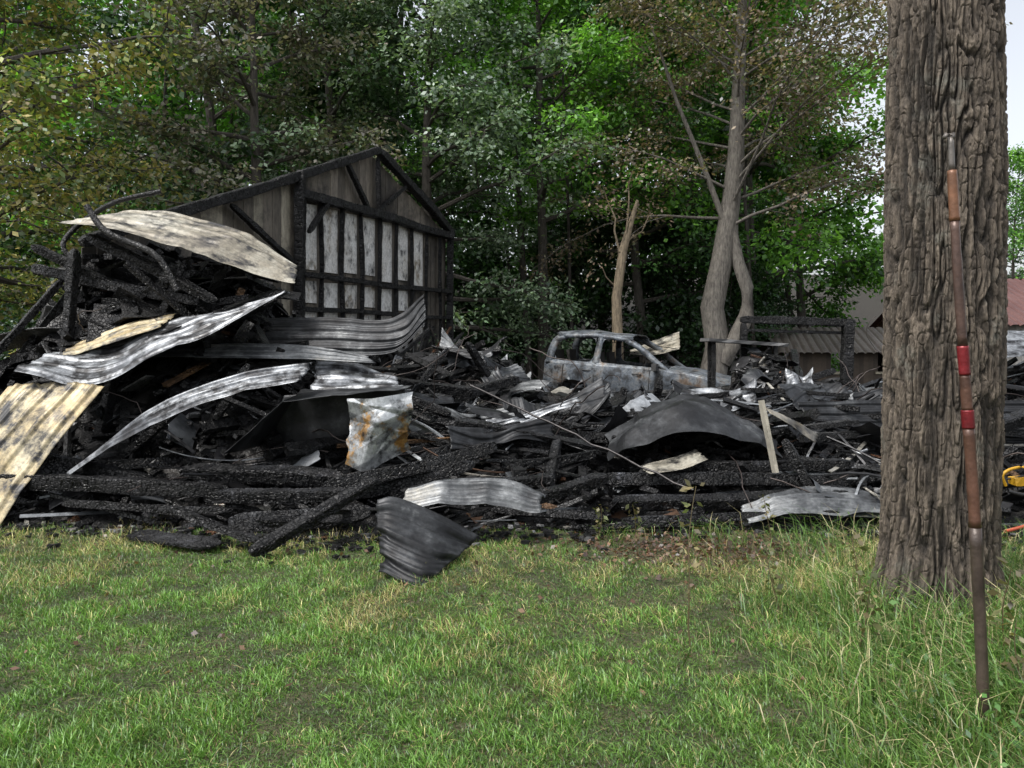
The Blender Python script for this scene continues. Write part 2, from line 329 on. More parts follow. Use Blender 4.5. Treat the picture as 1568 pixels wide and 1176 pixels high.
far = empty('distant_forest'); rng = R(77); kinds = []
for s, cols, h, cb in ((101, MD, 19, 3.5), (102, BR, 21, 5), (103, DK+MD, 17, 2.2), (104, MD+BR, 22, 6), (105, SV+MD, 18, 4)):
    kinds.append(build_tree(s, h, .22, cb, 5.4, 28, 7, 3, 19, .31, cols, rad=.95, twigs=False).mesh('forest_tree_mesh', [M_bark, M_leaf]))
under = [build_tree(s, 5.5, .06, .5, 3.0, 20, 6, 3, 20, .16, DK, rad=.5, twigs=False).mesh('understory_mesh', [M_bark, M_leaf]) for s in (111, 112)]
def inst(me, x, y, z, s, rz, nm):
    o = bpy.data.objects.new(nm, me); scene.collection.objects.link(o); o.location = (x, y, z); o.scale = (s, s, s*rng.uniform(.9, 1.15)); o.rotation_euler = (0, 0, rz); o.parent = far
for row, (yy, st) in enumerate(((30, 5.2), (37, 5.6), (46, 5.8))):
    xx = -25-row*4
    while xx < 16+row*4.5:
        x_ = xx+rng.normal(0, .9); y_ = yy+rng.normal(0, 1.5)
        if not (x_/y_ > .40): inst(kinds[rng.integers(5)], x_, y_, float(ground_z(x_, y_))-.2, rng.uniform(.85, 1.15), rng.uniform(0, 6.28), 'forest_tree')
        xx += st
for i in range(34):
    y_ = rng.uniform(24.5, 34); x_ = rng.uniform(-.72, .40)*y_
    inst(under[i % 2], x_, y_, 0, rng.uniform(.6, 1.15), rng.uniform(0, 6.28), 'understory_tree')
for i in range(9):
    x_ = 33+i*4.6+rng.normal(0, 1); y_ = 56+rng.normal(0, 4); inst(kinds[(1, 3, 4)[i % 3]], x_, y_, 0, rng.uniform(.6, .78), rng.uniform(0, 6.28), 'forest_tree')
mb = MB()
for i in range(80):
    y_ = rng.uniform(22, 40); x_ = rng.uniform(-.75, .38)*y_; r = rng.uniform(.05, .15)
    P = path((x_, y_, -.2), (rng.normal(0, .05), 0, 1), 14, 8, rng, .03); tube(mb, P, np.linspace(r, r*.4, 8), 7, 0, (.8, .8, .8))
mb.obj('forest_trunks', [M_bark], True, far)

# ------------------------------------------------------------------ big furrowed trunk on the right
a = np.linspace(0, 2*np.pi, 520, endpoint=False); z = np.concatenate([np.linspace(-.15, 4.0, 700), np.linspace(4.1, 9, 40)])
A, Z = np.meshgrid(a, z); cx = 2.53+.024*Z+.015*np.sin(Z*1.1); cy = 4.6+.012*Z
r = .322-.004*Z+.16*np.exp(-np.clip(Z, 0, 9)/.22)*(.55+.45*np.cos(5*A+1))+.012*np.sin(2*A+Z)+.02*vn(v3(np.cos(A)*1.4, np.sin(A)*1.4, Z*.8), 8)
Q = v3(np.cos(A)*.32, np.sin(A)*.32, Z*.13)+.016*np.stack([vn(v3(np.cos(A)*4, np.sin(A)*4, Z*5), 40+i) for i in range(3)], -1)
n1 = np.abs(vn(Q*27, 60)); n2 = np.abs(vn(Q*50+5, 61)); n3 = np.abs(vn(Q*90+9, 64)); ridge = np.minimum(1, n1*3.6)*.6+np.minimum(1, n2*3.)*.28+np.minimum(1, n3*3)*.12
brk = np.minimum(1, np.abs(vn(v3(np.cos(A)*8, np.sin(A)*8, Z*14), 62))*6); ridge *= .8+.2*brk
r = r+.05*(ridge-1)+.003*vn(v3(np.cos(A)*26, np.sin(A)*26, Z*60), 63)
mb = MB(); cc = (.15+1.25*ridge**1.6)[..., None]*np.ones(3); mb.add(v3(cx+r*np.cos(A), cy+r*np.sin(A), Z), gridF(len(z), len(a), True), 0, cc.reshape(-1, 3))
rng = R(9)
C = []
for i in range(9):
    az = i*2.4+.3; P = path((2.7, 4.65, 6.5+i*.28), (math.cos(az), math.sin(az), .7), 4.5, 8, rng, .12, .02); tube(mb, P, np.linspace(.1, .015, 8), 7)
    for q in P[3:]:
        for k in range(4): C.append(q+rng.normal(0, .6, 3))
leafcloud(mb, np.array(C), np.tile([0, 0, 1.], (len(C), 1)), .6, 16, .12, MD, rng)
mb.obj('large_tree_trunk', [M_bigbark, M_leaf], False)

# ------------------------------------------------------------------ pole
mb = MB(); p0 = np.array([1.955, 3.17, -.15]); p1 = np.array([1.83, 3.2, 2.47])
def seg(z0, z1, r0, r1, col, nn=14):
    t = (np.linspace(z0, z1, nn)-p0[2])/(p1[2]-p0[2]); P = p0+(p1-p0)*t[:, None]; P[:, 0] += .008*np.sin(P[:, 2]*2.2)
    tube(mb, P, np.linspace(r0, r1, nn)+.0012*vn(v3(P[:, 2]*25, 0, 0), 2), 16, 0, col, True)
cop = (.12, .06, .04); dk = (.07, .052, .042)
seg(-.15, .85, .0245, .0235, dk); seg(.85, 1.26, .0232, .0215, cop); seg(1.26, 1.335, .0235, .0235, (.22, .015, .02)); seg(1.335, 1.48, .0215, .0205, cop)
seg(1.48, 1.60, .0225, .0225, (.22, .015, .02)); seg(1.60, 2.12, .0195, .0185, (.09, .054, .042)); seg(2.12, 2.33, .0205, .0185, (.20, .095, .05)); seg(2.33, 2.47, .013, .011, (.15, .135, .12), 6)
tube(mb, [(1.832, 3.2, 2.46), (1.828, 3.19, 2.48), (1.80, 3.19, 2.478), (1.79, 3.19, 2.462)], .009, 8, 0, (.15, .135, .12), True)
mb.obj('rusty_pole', [mat_attr('rusty_pole_mat', .38, .25, 70, .004, (.3, 1.45))], True)

# ------------------------------------------------------------------ rubble mound
def viewcap(x, y):  # pile is low in front of the vehicle and to its right
    q = x/y; c = np.full(np.shape(x), 99.)
    c = np.where((q > .01) & (q < .285) & (y < 17.2), np.minimum(c, 1.6-.066*y), c)
    c = np.where((q > .375) & (q < .49) & (y < 15), np.minimum(c, 1.6-.055*y), c)
    return c
def HM(x, y):
    e = y-front(x); base = .10*sst(e, -.1, .4)+.28*sst(e, .3, 2.2)
    h = base+2.0*np.exp(-(((x+4.3)/1.45)**4+((y-10.1)/1.4)**2))+.5*np.exp(-(((x+3.0)/1.8)**2+((y-8.6)/.9)**2))
    h = h+1.0*np.exp(-(((x+.9)/1.5)**2+((y-12.6)/1.6)**2))
    h = h+.95*np.exp(-(((x-4.7)/.9)**2+((y-14.4)/1.2)**2))+.4*np.exp(-(((x-3.0)/1.6)**2+((y-9.5)/1.4)**2))+.8*np.exp(-(((x-8.0)/2.0)**2+((y-10.8)/1.6)**2))
    h = np.minimum(h, np.maximum(viewcap(x, y)-.2, .12))
    edge = sst(-e, -.05, .25); back = sst(y, 19.5, 21); lx = sst(-x, 6.2, 7.2)
    return h*(1-lx)*(1-back)-.12*edge-.15*back-.15*lx
xs = np.arange(-8, 10, .05); ys = np.arange(5.8, 21.5, .05); X, Y = np.meshgrid(xs, ys)
Z = HM(X, Y)+.11*fbm(v3(X*2.2, Y*2.2, 0), 70, 4)*sst(Y-front(X), .1, 1)+.05*np.abs(vn(v3(X*9, Y*9, 0), 71))
n = fbm(v3(X*3, Y*3, 1), 72, 3); c = np.where(n[..., None] > .28, [.09, .085, .08], [.008, .0075, .0075])*(.7+.6*np.abs(vn(v3(X*11, Y*11, 0), 73)))[..., None]
mb = MB(); mb.add(v3(X, Y, Z), gridF(len(ys), len(xs)), 0, c.reshape(-1, 3)); mb.obj('ash_rubble_mound', [M_charfine])

def scatter(name, n, lo, hi, wr, hr, tilt, colf, seed, S=4, jit=.12, lift=(.0, .35), bend=0., xr=(-6.2, 9), yr=(6.6, 18.5), cap=.3, mat=None, azs=.85, hardcap=None):
    rng = R(seed); x = rng.uniform(*xr, n); y = rng.uniform(*yr, n); e = y-front(x)
    k = e > .05
    k &= ~((np.abs((x-2.95)*.91-(y-17.6)*.42) < 2.3) & (np.abs((x-2.95)*.42+(y-17.6)*.91) < 1.1))
    x = x[k]; y = y[k]; n = len(x); L = rng.uniform(lo, hi, n); az = rng.normal(.1, azs, n)+np.where(rng.random(n) < .3, 1.3, 0); el = rng.normal(0, tilt, n)
    z = HM(x, y)+rng.uniform(*lift, n)*sst(y-front(x), 0, 1.2)
    d = v3(np.cos(az)*np.cos(el), np.sin(az)*np.cos(el), np.sin(el))*L[:, None]/2; c = v3(x, y, z)
    P0 = c-d; P1 = c+d; capv = np.where(rng.random(n) < .08, cap*2.4, cap)
    for P in (P0, P1):
        P[:, 1] = np.maximum(P[:, 1], front(P[:, 0])-.12)
        P[:, 2] = np.minimum(P[:, 2], HM(P[:, 0], P[:, 1])+capv*rng.uniform(.3, 1, n)); P[:, 2] = np.minimum(P[:, 2], viewcap(P[:, 0], P[:, 1])+.04)
        if hardcap: P[:, 2] = np.minimum(P[:, 2], hardcap(P[:, 0])-rng.uniform(0, .5, n))
        P[:, 2] = np.maximum(P[:, 2], .03)
    mb = MB(); sticks(mb, P0, P1, rng.uniform(*wr, n), rng.uniform(*hr, n), rng.uniform(-.8, .8, n), S, jit, colf(rng, n), rng, bend)
    return mb.obj(name, [mat or M_char], False, PILE)
PILE = empty('burnt_debris_pile')
def cchar(rng, n):
    c = np.tile([.0065, .0065, .007], (n, 1))*rng.uniform(.5, 1.6, (n, 1)); k = rng.random(n) < .08; c[k] = [.05, .05, .05]; k = rng.random(n) < .025; c[k] = [.14, .08, .04]; return c
def cfrag(rng, n):
    pal = np.array([[.008, .008, .008], [.007, .007, .008], [.04, .04, .04], [.12, .12, .12], [.36, .36, .36], [.13, .06, .03], [.42, .40, .35]]); return pal[rng.choice(7, n, p=[.43, .24, .13, .08, .06, .03, .03])]*rng.uniform(.7, 1.2, (n, 1))
hc = lambda x: 3.05-.20*np.clip(x+5, 0, 9)
scatter('timbers', 460, .9, 2.4, (.06, .15), (.05, .13), .15, cchar, 201, 9, .1, (.0, .4), cap=.42)
scatter('studs', 1500, .4, 1.4, (.03, .08), (.02, .055), .34, cchar, 202, 6, .14, (.0, .4), cap=.42)
scatter('slats', 1200, .3, 1.1, (.02, .05), (.006, .02), .35, cfrag, 212, 6, .12, (.0, .38), .03)
scatter('fragments', 15000, .04, .28, (.02, .09), (.01, .05), .5, cfrag, 203, 3, .25, (.0, .14), mat=M_charfine)
scatter('heap_timbers', 520, .6, 1.9, (.04, .12), (.03, .1), .45, cchar, 204, 8, .12, (-.3, .9), xr=(-5.9, -2.2), yr=(8.5, 11.3), cap=.85, hardcap=hc)
scatter('heap_boards', 190, .4, 1.3, (.1, .45), (.008, .02), .7, cfrag, 205, 6, .08, (0, .9), .06, xr=(-5.8, -2.4), yr=(8.3, 11), cap=.85, hardcap=hc)
def cmet(rng, n):
    pal = np.array([[.03, .03, .032], [.14, .15, .16], [.36, .38, .40], [.12, .07, .045], [.42, .40, .35]]); return pal[rng.choice(5, n, p=[.50, .26, .16, .05, .03])]
M_scrap = mat_attr('scrap_metal', .4, .45, 14, .015, (.2, 1.3))
scatter('scrap_sheets', 520, .25, .95, (.12, .45), (.004, .008), .28, cmet, 206, 10, .06, (.05, .38), .12, mat=M_scrap, azs=1.2)
scatter('scrap_strips', 700, .4, 1.6, (.015, .045), (.004, .02), .25, cmet, 207, 9, .1, (.08, .4), .09, mat=M_scrap, azs=1.2)
mb = MB(); rng = R(31)
for i in range(130):
    x_ = rng.uniform(-5, 7); y_ = rng.uniform(7.1, 13); p = (x_, y_, float(HM(x_, y_))+rng.uniform(.1, .35))
    P = path(p, (rng.normal(), rng.normal(0, .5), rng.uniform(-.1, .4)), rng.uniform(.6, 2.0), 14, rng, .22, -.06); P[:, 2] = np.maximum(P[:, 2], .05); tube(mb, P, rng.uniform(.003, .008), 5, 0, (.07, .055, .05))
mb.obj('wires', [M_scrap], True, PILE)
mb = MB(); rng = R(32); n = 1300; x = rng.uniform(-5.5, 5, n); y = front(x)-np.abs(rng.normal(0, .24, n)); L = rng.uniform(.015, .09, n); az = rng.uniform(0, 6.28, n)
P0 = v3(x, y, ground_z(x, y)+.025); sticks(mb, P0, P0+v3(np.cos(az), np.sin(az), .1)*L[:, None], L*.5, L*.3, 0, 3, .2, cfrag(rng, n), rng); mb.obj('char_crumbs', [M_charfine], False, PILE)

# ------------------------------------------------------------------ hero charred beams
def hbeam(p0, p1, w, h, seed, name='charred_beam', roll=.1, sag=.0, bright=1., tip=.6):
    rng = R(seed); p0 = np.array(p0, float); p1 = np.array(p1, float); L = np.linalg.norm(p1-p0); n = max(12, int(L/.016)); k = 32
    t = np.linspace(0, 1, n); T_ = (p1-p0)/L; ref = np.array([0, 0, 1.]) if abs(T_[2]) < .9 else np.array([1., 0, 0]); A = nrm(np.cross(T_, ref)); B = np.cross(A, T_)
    A, B = A*math.cos(roll)+B*math.sin(roll), B*math.cos(roll)-A*math.sin(roll)
    C = p0+(p1-p0)*t[:, None]; C[:, 2] -= sag*4*t*(1-t); C += .022*np.stack([vn(v3(t*L*.9+seed, 0, i), 80+i) for i in range(3)], -1)
    a = np.linspace(0, 2*np.pi, k, endpoint=False); ca, sa = np.cos(a), np.sin(a); e = .24
    qx = np.sign(ca)*np.abs(ca)**e; qy = np.sign(sa)*np.abs(sa)**e
    end = np.minimum(1, np.minimum(t, 1-t)*L/.12); sc = tip*.6+(1-tip*.6)*np.sqrt(end); sc = sc*(1+.11*vn(v3(t*L*3, seed, 0), 90))
    V = C[:, None]+sc[:, None, None]*(A*(qx*w/2)[None, :, None]+B*(qy*h/2)[None, :, None])
    out = nrm(V-C[:, None]); s = v3(t[:, None]*L, a[None]*.11, seed*1.7)
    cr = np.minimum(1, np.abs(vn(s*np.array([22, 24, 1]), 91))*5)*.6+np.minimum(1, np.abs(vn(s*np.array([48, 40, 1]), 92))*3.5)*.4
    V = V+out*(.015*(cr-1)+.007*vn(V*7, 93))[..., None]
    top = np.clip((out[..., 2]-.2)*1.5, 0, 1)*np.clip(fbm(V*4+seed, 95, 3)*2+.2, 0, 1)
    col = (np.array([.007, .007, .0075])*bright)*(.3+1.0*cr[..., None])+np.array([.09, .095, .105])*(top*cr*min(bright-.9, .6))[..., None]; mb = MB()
    mb.add(V, [gridF(n, k, True), np.arange(k)[None, ::-1], (np.arange(k)+(n-1)*k)[None]], 0, col.reshape(-1, 3))
    return mb.obj(name, [M_char], False)
HB = [
 ((-4.75, 6.95, .42), (-2.55, 6.85, .33), .15, .13), ((-4.0, 6.85, .2), (-2.4, 6.65, .18), .12, .07), ((-3.0, 7.1, .46), (-1.5, 6.9, .40), .15, .13),
 ((-1.65, 6.75, .36), (-.15, 7.35, .66), .14, .13), ((-1.4, 6.95, .27), (-.35, 7.2, .5), .11, .11), ((-1.95, 5.75, .05), (-1.12, 6.45, .47), .12, .08),
 ((-2.85, 6.45, .24), (-1.95, 5.98, .08), .12, .06), ((-3.1, 6.3, .06), (-2.3, 6.0, .04), .2, .03), ((-2.75, 6.85, .25), (-1.4, 6.6, .33), .14, .12),
 ((-2.4, 6.5, .10), (-1.2, 6.55, .20), .1, .16), ((-2.1, 6.3, .17), (-1.3, 6.5, .08), .09, .07), ((-4.6, 7.3, .56), (-3.3, 7.1, .36), .12, .1),
 ((.85, 7.35, .34), (3.25, 7.25, .36), .15, .13), ((.9, 7.0, .16), (3.1, 7.05, .25), .14, .10), ((1.0, 6.8, .07), (2.85, 6.68, .12), .12, .08),
 ((1.3, 7.6, .40), (3.3, 7.45, .46), .12, .1), ((.1, 6.75, .22), (.85, 6.95, .42), .12, .09), ((-.2, 6.8, .16), (.8, 6.65, .12), .11, .08), ((-.5, 6.95, .38), (.35, 7.15, .36), .1, .08),
 ((2.85, 7.05, .08), (2.55, 7.25, .72), .07, .09), ((.5, 6.55, .06), (1.6, 6.65, .07), .12, .05), ((2.0, 6.65, .06), (3.5, 6.75, .08), .12, .06),
 ((-.3, 11.2, 1.05), (-.62, 10.8, 1.65), .12, .1), ((1.9, 10.5, .5), (1.98, 10.2, 1.18), .2, .1), ((1.5, 11, .5), (1.62, 11, 1.0), .12, .1), ((1.0, 9.2, .45), (2.4, 9.6, .85), .14, .12),
 ((-1.2, 9.8, .8), (.1, 10.6, 1.15), .15, .12), ((-.5, 9.0, .65), (1.2, 9.6, .72), .13, .11), ((.9, 8.3, .5), (-.6, 8.0, .8), .12, .11), ((-2.1, 9.6, 1.25), (-.4, 9.9, 1.0), .14, .12),
 ((3.0, 9.4, .6), (4.6, 10.4, .8), .13, .11), ((4.2, 11.9, .95), (5.2, 12.4, 1.2), .12, .1), ((4.9, 8.0, .7), (6.5, 8.5, 1.15), .15, .14), ((5.0, 7.3, .5), (6.3, 7.6, .45), .16, .14),
 ((-5.6, 9.0, 2.5), (-3.5, 8.7, 2.1), .14, .12), ((-4.9, 8.9, 2.9), (-3.3, 8.6, 2.1), .12, .1), ((-4.1, 8.7, 1.6), (-3.7, 8.8, 2.6), .12, .1),
 ((-4.8, 8.7, 1.9), (-3.6, 8.8, 2.45), .12, .1), ((-5.9, 8.3, 1.15), (-5.2, 8.9, 2.4), .1, .08), ((-4.3, 8.6, 1.5), (-2.7, 8.8, 2.15), .12, .1), ((-6.3, 8.5, .4), (-5.1, 9, 2.35), .07, .07),
 ((-3.4, 8.5, 1.7), (-2.6, 8.7, 2.25), .09, .08), ((-5.0, 8.6, 1.3), (-4.95, 8.7, 2.7), .12, .11), ((-5.5, 8.8, 2.75), (-4.4, 8.9, 2.2), .1, .09), ((-.9, 7.6, .5), (.1, 8.3, .75), .1, .09), ((-.1, 7.5, .42), (.9, 7.9, .5), .1, .09), ((-.7, 8.4, .85), (-1.6, 9.2, 1.15), .1, .09), ((.35, 7.2, .3), (.5, 8.2, .62), .1, .09),
 ((-3.9, 7.7, .5), (-3.2, 7.5, 1.05), .09, .08), ((-3.2, 7.9, .6), (-2.7, 7.9, 1.4), .1, .09), ((-4.3, 8.0, .5), (-4.1, 8.0, 1.45), .12, .1),
 ((2.7, 8.6, .5), (3.6, 9.2, 1.05), .1, .08), ((-1.3, 10.6, 1.0), (-.9, 10.9, 1.55), .09, .08), ((.2, 9.5, .7), (.9, 10.0, 1.0), .1, .08)]
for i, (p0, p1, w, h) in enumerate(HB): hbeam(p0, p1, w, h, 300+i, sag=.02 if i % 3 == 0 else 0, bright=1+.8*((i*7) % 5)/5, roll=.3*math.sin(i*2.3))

# ------------------------------------------------------------------ metal sheets
def crom(P, n):
    P = np.asarray(P, float); k = len(P); t = np.linspace(0, k-1, n); i = np.minimum(t.astype(int), k-2); f = (t-i).reshape((-1,)+(1,)*(P.ndim-1))
    E = np.concatenate([2*P[:1]-P[1:2], P, 2*P[-1:]-P[-2:-1]]); a, b_, c, d = E[i], E[i+1], E[i+2], E[i+3]
    return .5*((2*b_)+(-a+c)*f+(2*a-5*b_+4*c-d)*f*f+(-a+3*b_-3*c+d)*f**3)
def sheet(name, net, mat, ribs=4, rh=.02, crum=.02, seed=0, ragged=.02, minor=True, thick=.003, facet=0):
    net = np.asarray(net, float); Lu = np.linalg.norm(np.diff(net[0], axis=0), axis=1).sum(); Lv = np.linalg.norm(np.diff(net[:, 0], axis=0), axis=1).sum()
    nu = int(np.clip(Lu/.025, 12, 180)); nv = int(np.clip(ribs*16+1, 24, 140))
    if facet: nu = nv = 70
    G = crom(net, nv); G = np.swapaxes(crom(np.swapaxes(G, 0, 1), nu), 0, 1)
    Nn = nrm(np.cross(np.gradient(G, axis=1), np.gradient(G, axis=0)))
    v = np.linspace(0, 1, nv)[:, None]; u = np.linspace(0, 1, nu)[None]
    p = (v*ribs) % 1 if ribs else v*0; h = np.clip((.17-np.abs(p-.5))/.07, 0, 1)*rh if ribs else 0*v
    if minor and ribs: h = h+np.clip((.05-np.minimum(np.abs(p-.15), np.abs(p-.85)))/.04, 0, 1)*rh*.3
    cr = crum*.7*fbm(G*1.3+seed, 120, 2)+crum*.3*(1-np.abs(vn(G*2.6+seed, 123)))**3
    rs_ = R(seed+900); U = u*Lu; Vv = v*Lv; amp = facet if facet else crum*.25
    for q in range(12 if facet else 5):   # sharp creases
        th = rs_.uniform(0, 3.14); cxx = rs_.uniform(.1, .9)*Lu; cyy = rs_.uniform(.1, .9)*Lv; dd = (U-cxx)*math.cos(th)+(Vv-cyy)*math.sin(th)
        cr = cr+amp*rs_.choice([-1, 1])*rs_.uniform(.4, 1)*(1-np.minimum(1, np.abs(dd)/rs_.uniform(.1, .28)))
    G = G+Nn*(h+cr)[..., None]
    er = ragged*vn(v3(v*9+seed, u*0, 0), 125)[..., None]; du = nrm(np.gradient(G, axis=1)); G = G+du*er*((u > .97)*1.-(u < .03)*1.)[..., None]
    mb = MB(); mb.add(G, gridF(nv, nu)); o = mb.obj(name, [mat], not facet)
    s = o.modifiers.new('thick', 'SOLIDIFY'); s.thickness = thick; return o
MTpale = mat_metal('pale_scorched_metal', [(.3, (.08, .07, .055)), (.40, (.34, .26, .14)), (.5, (.50, .40, .22)), (.62, (.56, .49, .33)), (.75, (.30, .27, .22))], 1.7, seed=1, metallic=.1, soot=.54)
MTsilver = mat_metal('silver_scorched_metal', [(.32, (.03, .03, .033)), (.42, (.15, .16, .175)), (.52, (.38, .40, .42)), (.62, (.26, .275, .29)), (.72, (.40, .38, .32))], 1.7, seed=2, metallic=.45, soot=.53, rough=(.3, .55))
MTdark = mat_metal('soot_black_metal', [(.35, (.010, .010, .011)), (.48, (.018, .019, .021)), (.6, (.055, .058, .062)), (.74, (.24, .25, .25))], 2.4, seed=3, metallic=.4, rough=(.36, .65))
MTmid = mat_metal('burnt_grey_metal', [(.33, SOOT), (.45, (.08, .085, .09)), (.58, (.26, .27, .275)), (.72, (.34, .32, .27))], 1.9, seed=4, metallic=.4)
MTrust = mat_metal('rust_white_metal', [(.36, (.28, .14, .04)), (.42, (.38, .22, .08)), (.455, (.28, .27, .25)), (.5, (.40, .42, .43)), (.66, (.52, .54, .55)), (.76, (.2, .19, .19))], 2.6, seed=5.3, metallic=.6, soot=.60, rough=(.22, .42))
MTcream = mat_metal('cream_roof_metal', [(.3, (.14, .125, .105)), (.45, (.30, .27, .21)), (.6, (.46, .44, .37)), (.72, (.36, .36, .34))], 1.5, seed=6, metallic=.2, soot=.56)
MS = 'corrugated_metal_sheet'
sheet(MS, [[(-4.9, 7.5, 1.2), (-5.05, 7.2, .85), (-5.3, 6.9, .4), (-5.4, 6.6, .03)], [(-4.4, 7.45, 1.24), (-4.6, 7.15, .85), (-4.85, 6.85, .38), (-4.9, 6.6, .02)], [(-3.92, 7.4, 1.2), (-4.1, 7.1, .82), (-4.3, 6.8, .36), (-4.42, 6.6, .02)]], MTpale, 5, .025, .04, 1)
sheet(MS, [[(-4.76, 7.35, 1.33), (-4.1, 7.45, 1.22), (-3.4, 7.6, 1.55), (-2.85, 7.8, 1.82), (-2.35, 8, 2.1)], [(-4.8, 7.9, 1.48), (-4.2, 7.9, 1.46), (-3.6, 8, 1.72), (-3.0, 8.2, 1.93), (-2.4, 8.3, 2.14)], [(-4.9, 8.5, 1.55), (-4.3, 8.4, 1.72), (-3.8, 8.5, 1.86), (-3.2, 8.6, 2.0), (-2.5, 8.6, 2.16)]], MTsilver, 5, .016, .08, 2)
sheet(MS, [[(-4.75, 8.0, 1.5), (-4.2, 8.0, 1.62), (-3.7, 8.1, 1.8)], [(-4.85, 8.6, 1.62), (-4.3, 8.6, 1.86), (-3.8, 8.7, 1.95)]], MTpale, 3, .016, .04, 34)
sheet(MS, [[(-3.2, 9.3, 1.93), (-2.2, 9.3, 1.95), (-1.45, 9.2, 1.93), (-1.05, 9.1, 2.2)], [(-3.5, 9.0, 1.72), (-2.2, 9.0, 1.74), (-1.35, 8.95, 1.72), (-1.02, 9.0, 2.05)], [(-3.8, 8.8, 1.55), (-2.2, 8.8, 1.5), (-1.4, 8.85, 1.52), (-1.0, 8.95, 1.85)]], MTdark, 4, .03, .03, 3)
sheet(MS, [[(-3.9, 8.5, 1.60), (-3.0, 8.5, 1.63), (-2.2, 8.5, 1.6), (-1.6, 8.5, 1.5)], [(-3.95, 8.2, 1.48), (-3.0, 8.2, 1.48), (-2.2, 8.3, 1.46), (-1.5, 8.4, 1.42)]], MTmid, 3, .02, .03, 33)
sheet(MS, [[(-4.02, 6.95, .40), (-3.6, 7, .70), (-3.05, 7.05, .99), (-2.55, 7.1, 1.16), (-2.0, 7.2, 1.27)], [(-3.95, 7.3, .55), (-3.55, 7.35, .90), (-3.02, 7.4, 1.2), (-2.5, 7.5, 1.36), (-1.95, 7.6, 1.42)]], MTsilver, 3, .03, .03, 4)
sheet('metal_roof_sheet', [[(-5.15, 8.7, 2.98), (-4.5, 8.5, 2.92), (-3.5, 8.6, 2.62), (-2.5, 8.8, 2.3)], [(-5.05, 9.2, 3.12), (-4.5, 9.2, 3.14), (-3.5, 9.2, 2.91), (-2.58, 9.2, 2.48)], [(-5.0, 9.7, 3.16), (-4.4, 9.8, 3.28), (-3.5, 9.8, 3.06), (-2.7, 9.7, 2.6)]], MTcream, 5, .022, .06, 5)
sheet(MS, [[(-1.0, 5.72, .46), (-.85, 5.75, .47), (-.5, 5.85, .3), (-.25, 5.95, .14)], [(-.97, 5.5, .28), (-.85, 5.42, .26), (-.55, 5.4, .14), (-.4, 5.55, .07)], [(-.93, 5.32, .04), (-.86, 5.25, .05), (-.7, 5.12, .02), (-.58, 5.08, .0)]], MTdark, 3, .045, .03, 6)
sheet(MS, [[(-.95, 6.0, .3), (-.6, 6.05, .36), (-.1, 6.1, .33), (.22, 6.1, .28)], [(-.85, 6.35, .42), (-.5, 6.4, .47), (0, 6.4, .46), (.27, 6.35, .37)]], MTmid, 2, .03, .07, 7)
sheet(MS, [[(-2.1, 8.0, 1.1), (-1.6, 7.9, 1.12), (-1.1, 7.9, 1.15)], [(-2.15, 8.5, 1.45), (-1.7, 8.6, 1.4), (-1.3, 8.5, 1.25)]], MTsilver, 3, .02, .06, 8)
sheet('bent_black_sheet', [[(.95, 7.6, .46), (1.3, 7.5, .66), (1.75, 7.45, .76), (2.25, 7.6, .68), (2.7, 7.7, .46)], [(1.0, 8.1, .6), (1.4, 8.0, .88), (1.85, 8.0, 1.0), (2.3, 8.1, .88), (2.75, 8.2, .6)], [(1.1, 8.7, .62), (1.5, 8.6, .86), (1.9, 8.6, .95), (2.3, 8.7, .85), (2.8, 8.7, .6)]], MTdark, 0, 0, .08, 9, facet=.035)
sheet(MS, [[(3.15, 8.5, .98), (4.2, 8.6, 1.0), (5.9, 8.7, .98)], [(3.2, 8.3, .72), (4.2, 8.35, .72), (5.9, 8.4, .72)], [(3.15, 8.15, .42), (4.2, 8.2, .42), (5.9, 8.2, .42)]], MTdark, 6, .025, .03, 10)
sheet(MS, [[(2.0, 6.55, .06), (2.7, 6.6, .14), (3.5, 6.6, .1)], [(2.1, 7.0, .1), (2.8, 7.1, .3), (3.6, 7.0, .2)]], MTmid, 4, .02, .07, 11)
sheet(MS, [[(3.25, 8.0, .35), (3.8, 8.0, .38), (4.4, 8.0, .3)], [(3.2, 8.5, .5), (3.8, 8.6, .55), (4.5, 8.5, .5)]], MTsilver, 4, .02, .05, 12)
sheet(MS, [[(6.3, 10.0, 1.45), (7.5, 10.2, 1.5), (8.6, 10.3, 1.45)], [(6.5, 11.1, 1.8), (7.5, 11.2, 1.82), (8.8, 11.2, 1.8)]], MTsilver, 5, .02, .04, 13)
sheet(MS, [[(2.75, 17.9, 1.4), (3.3, 17.9, 1.4), (3.9, 17.9, 1.55)], [(2.9, 18.8, 1.5), (3.5, 18.9, 1.75), (4.1, 18.9, 1.95)]], MTcream, 3, .02, .05, 14)
rng = R(500)
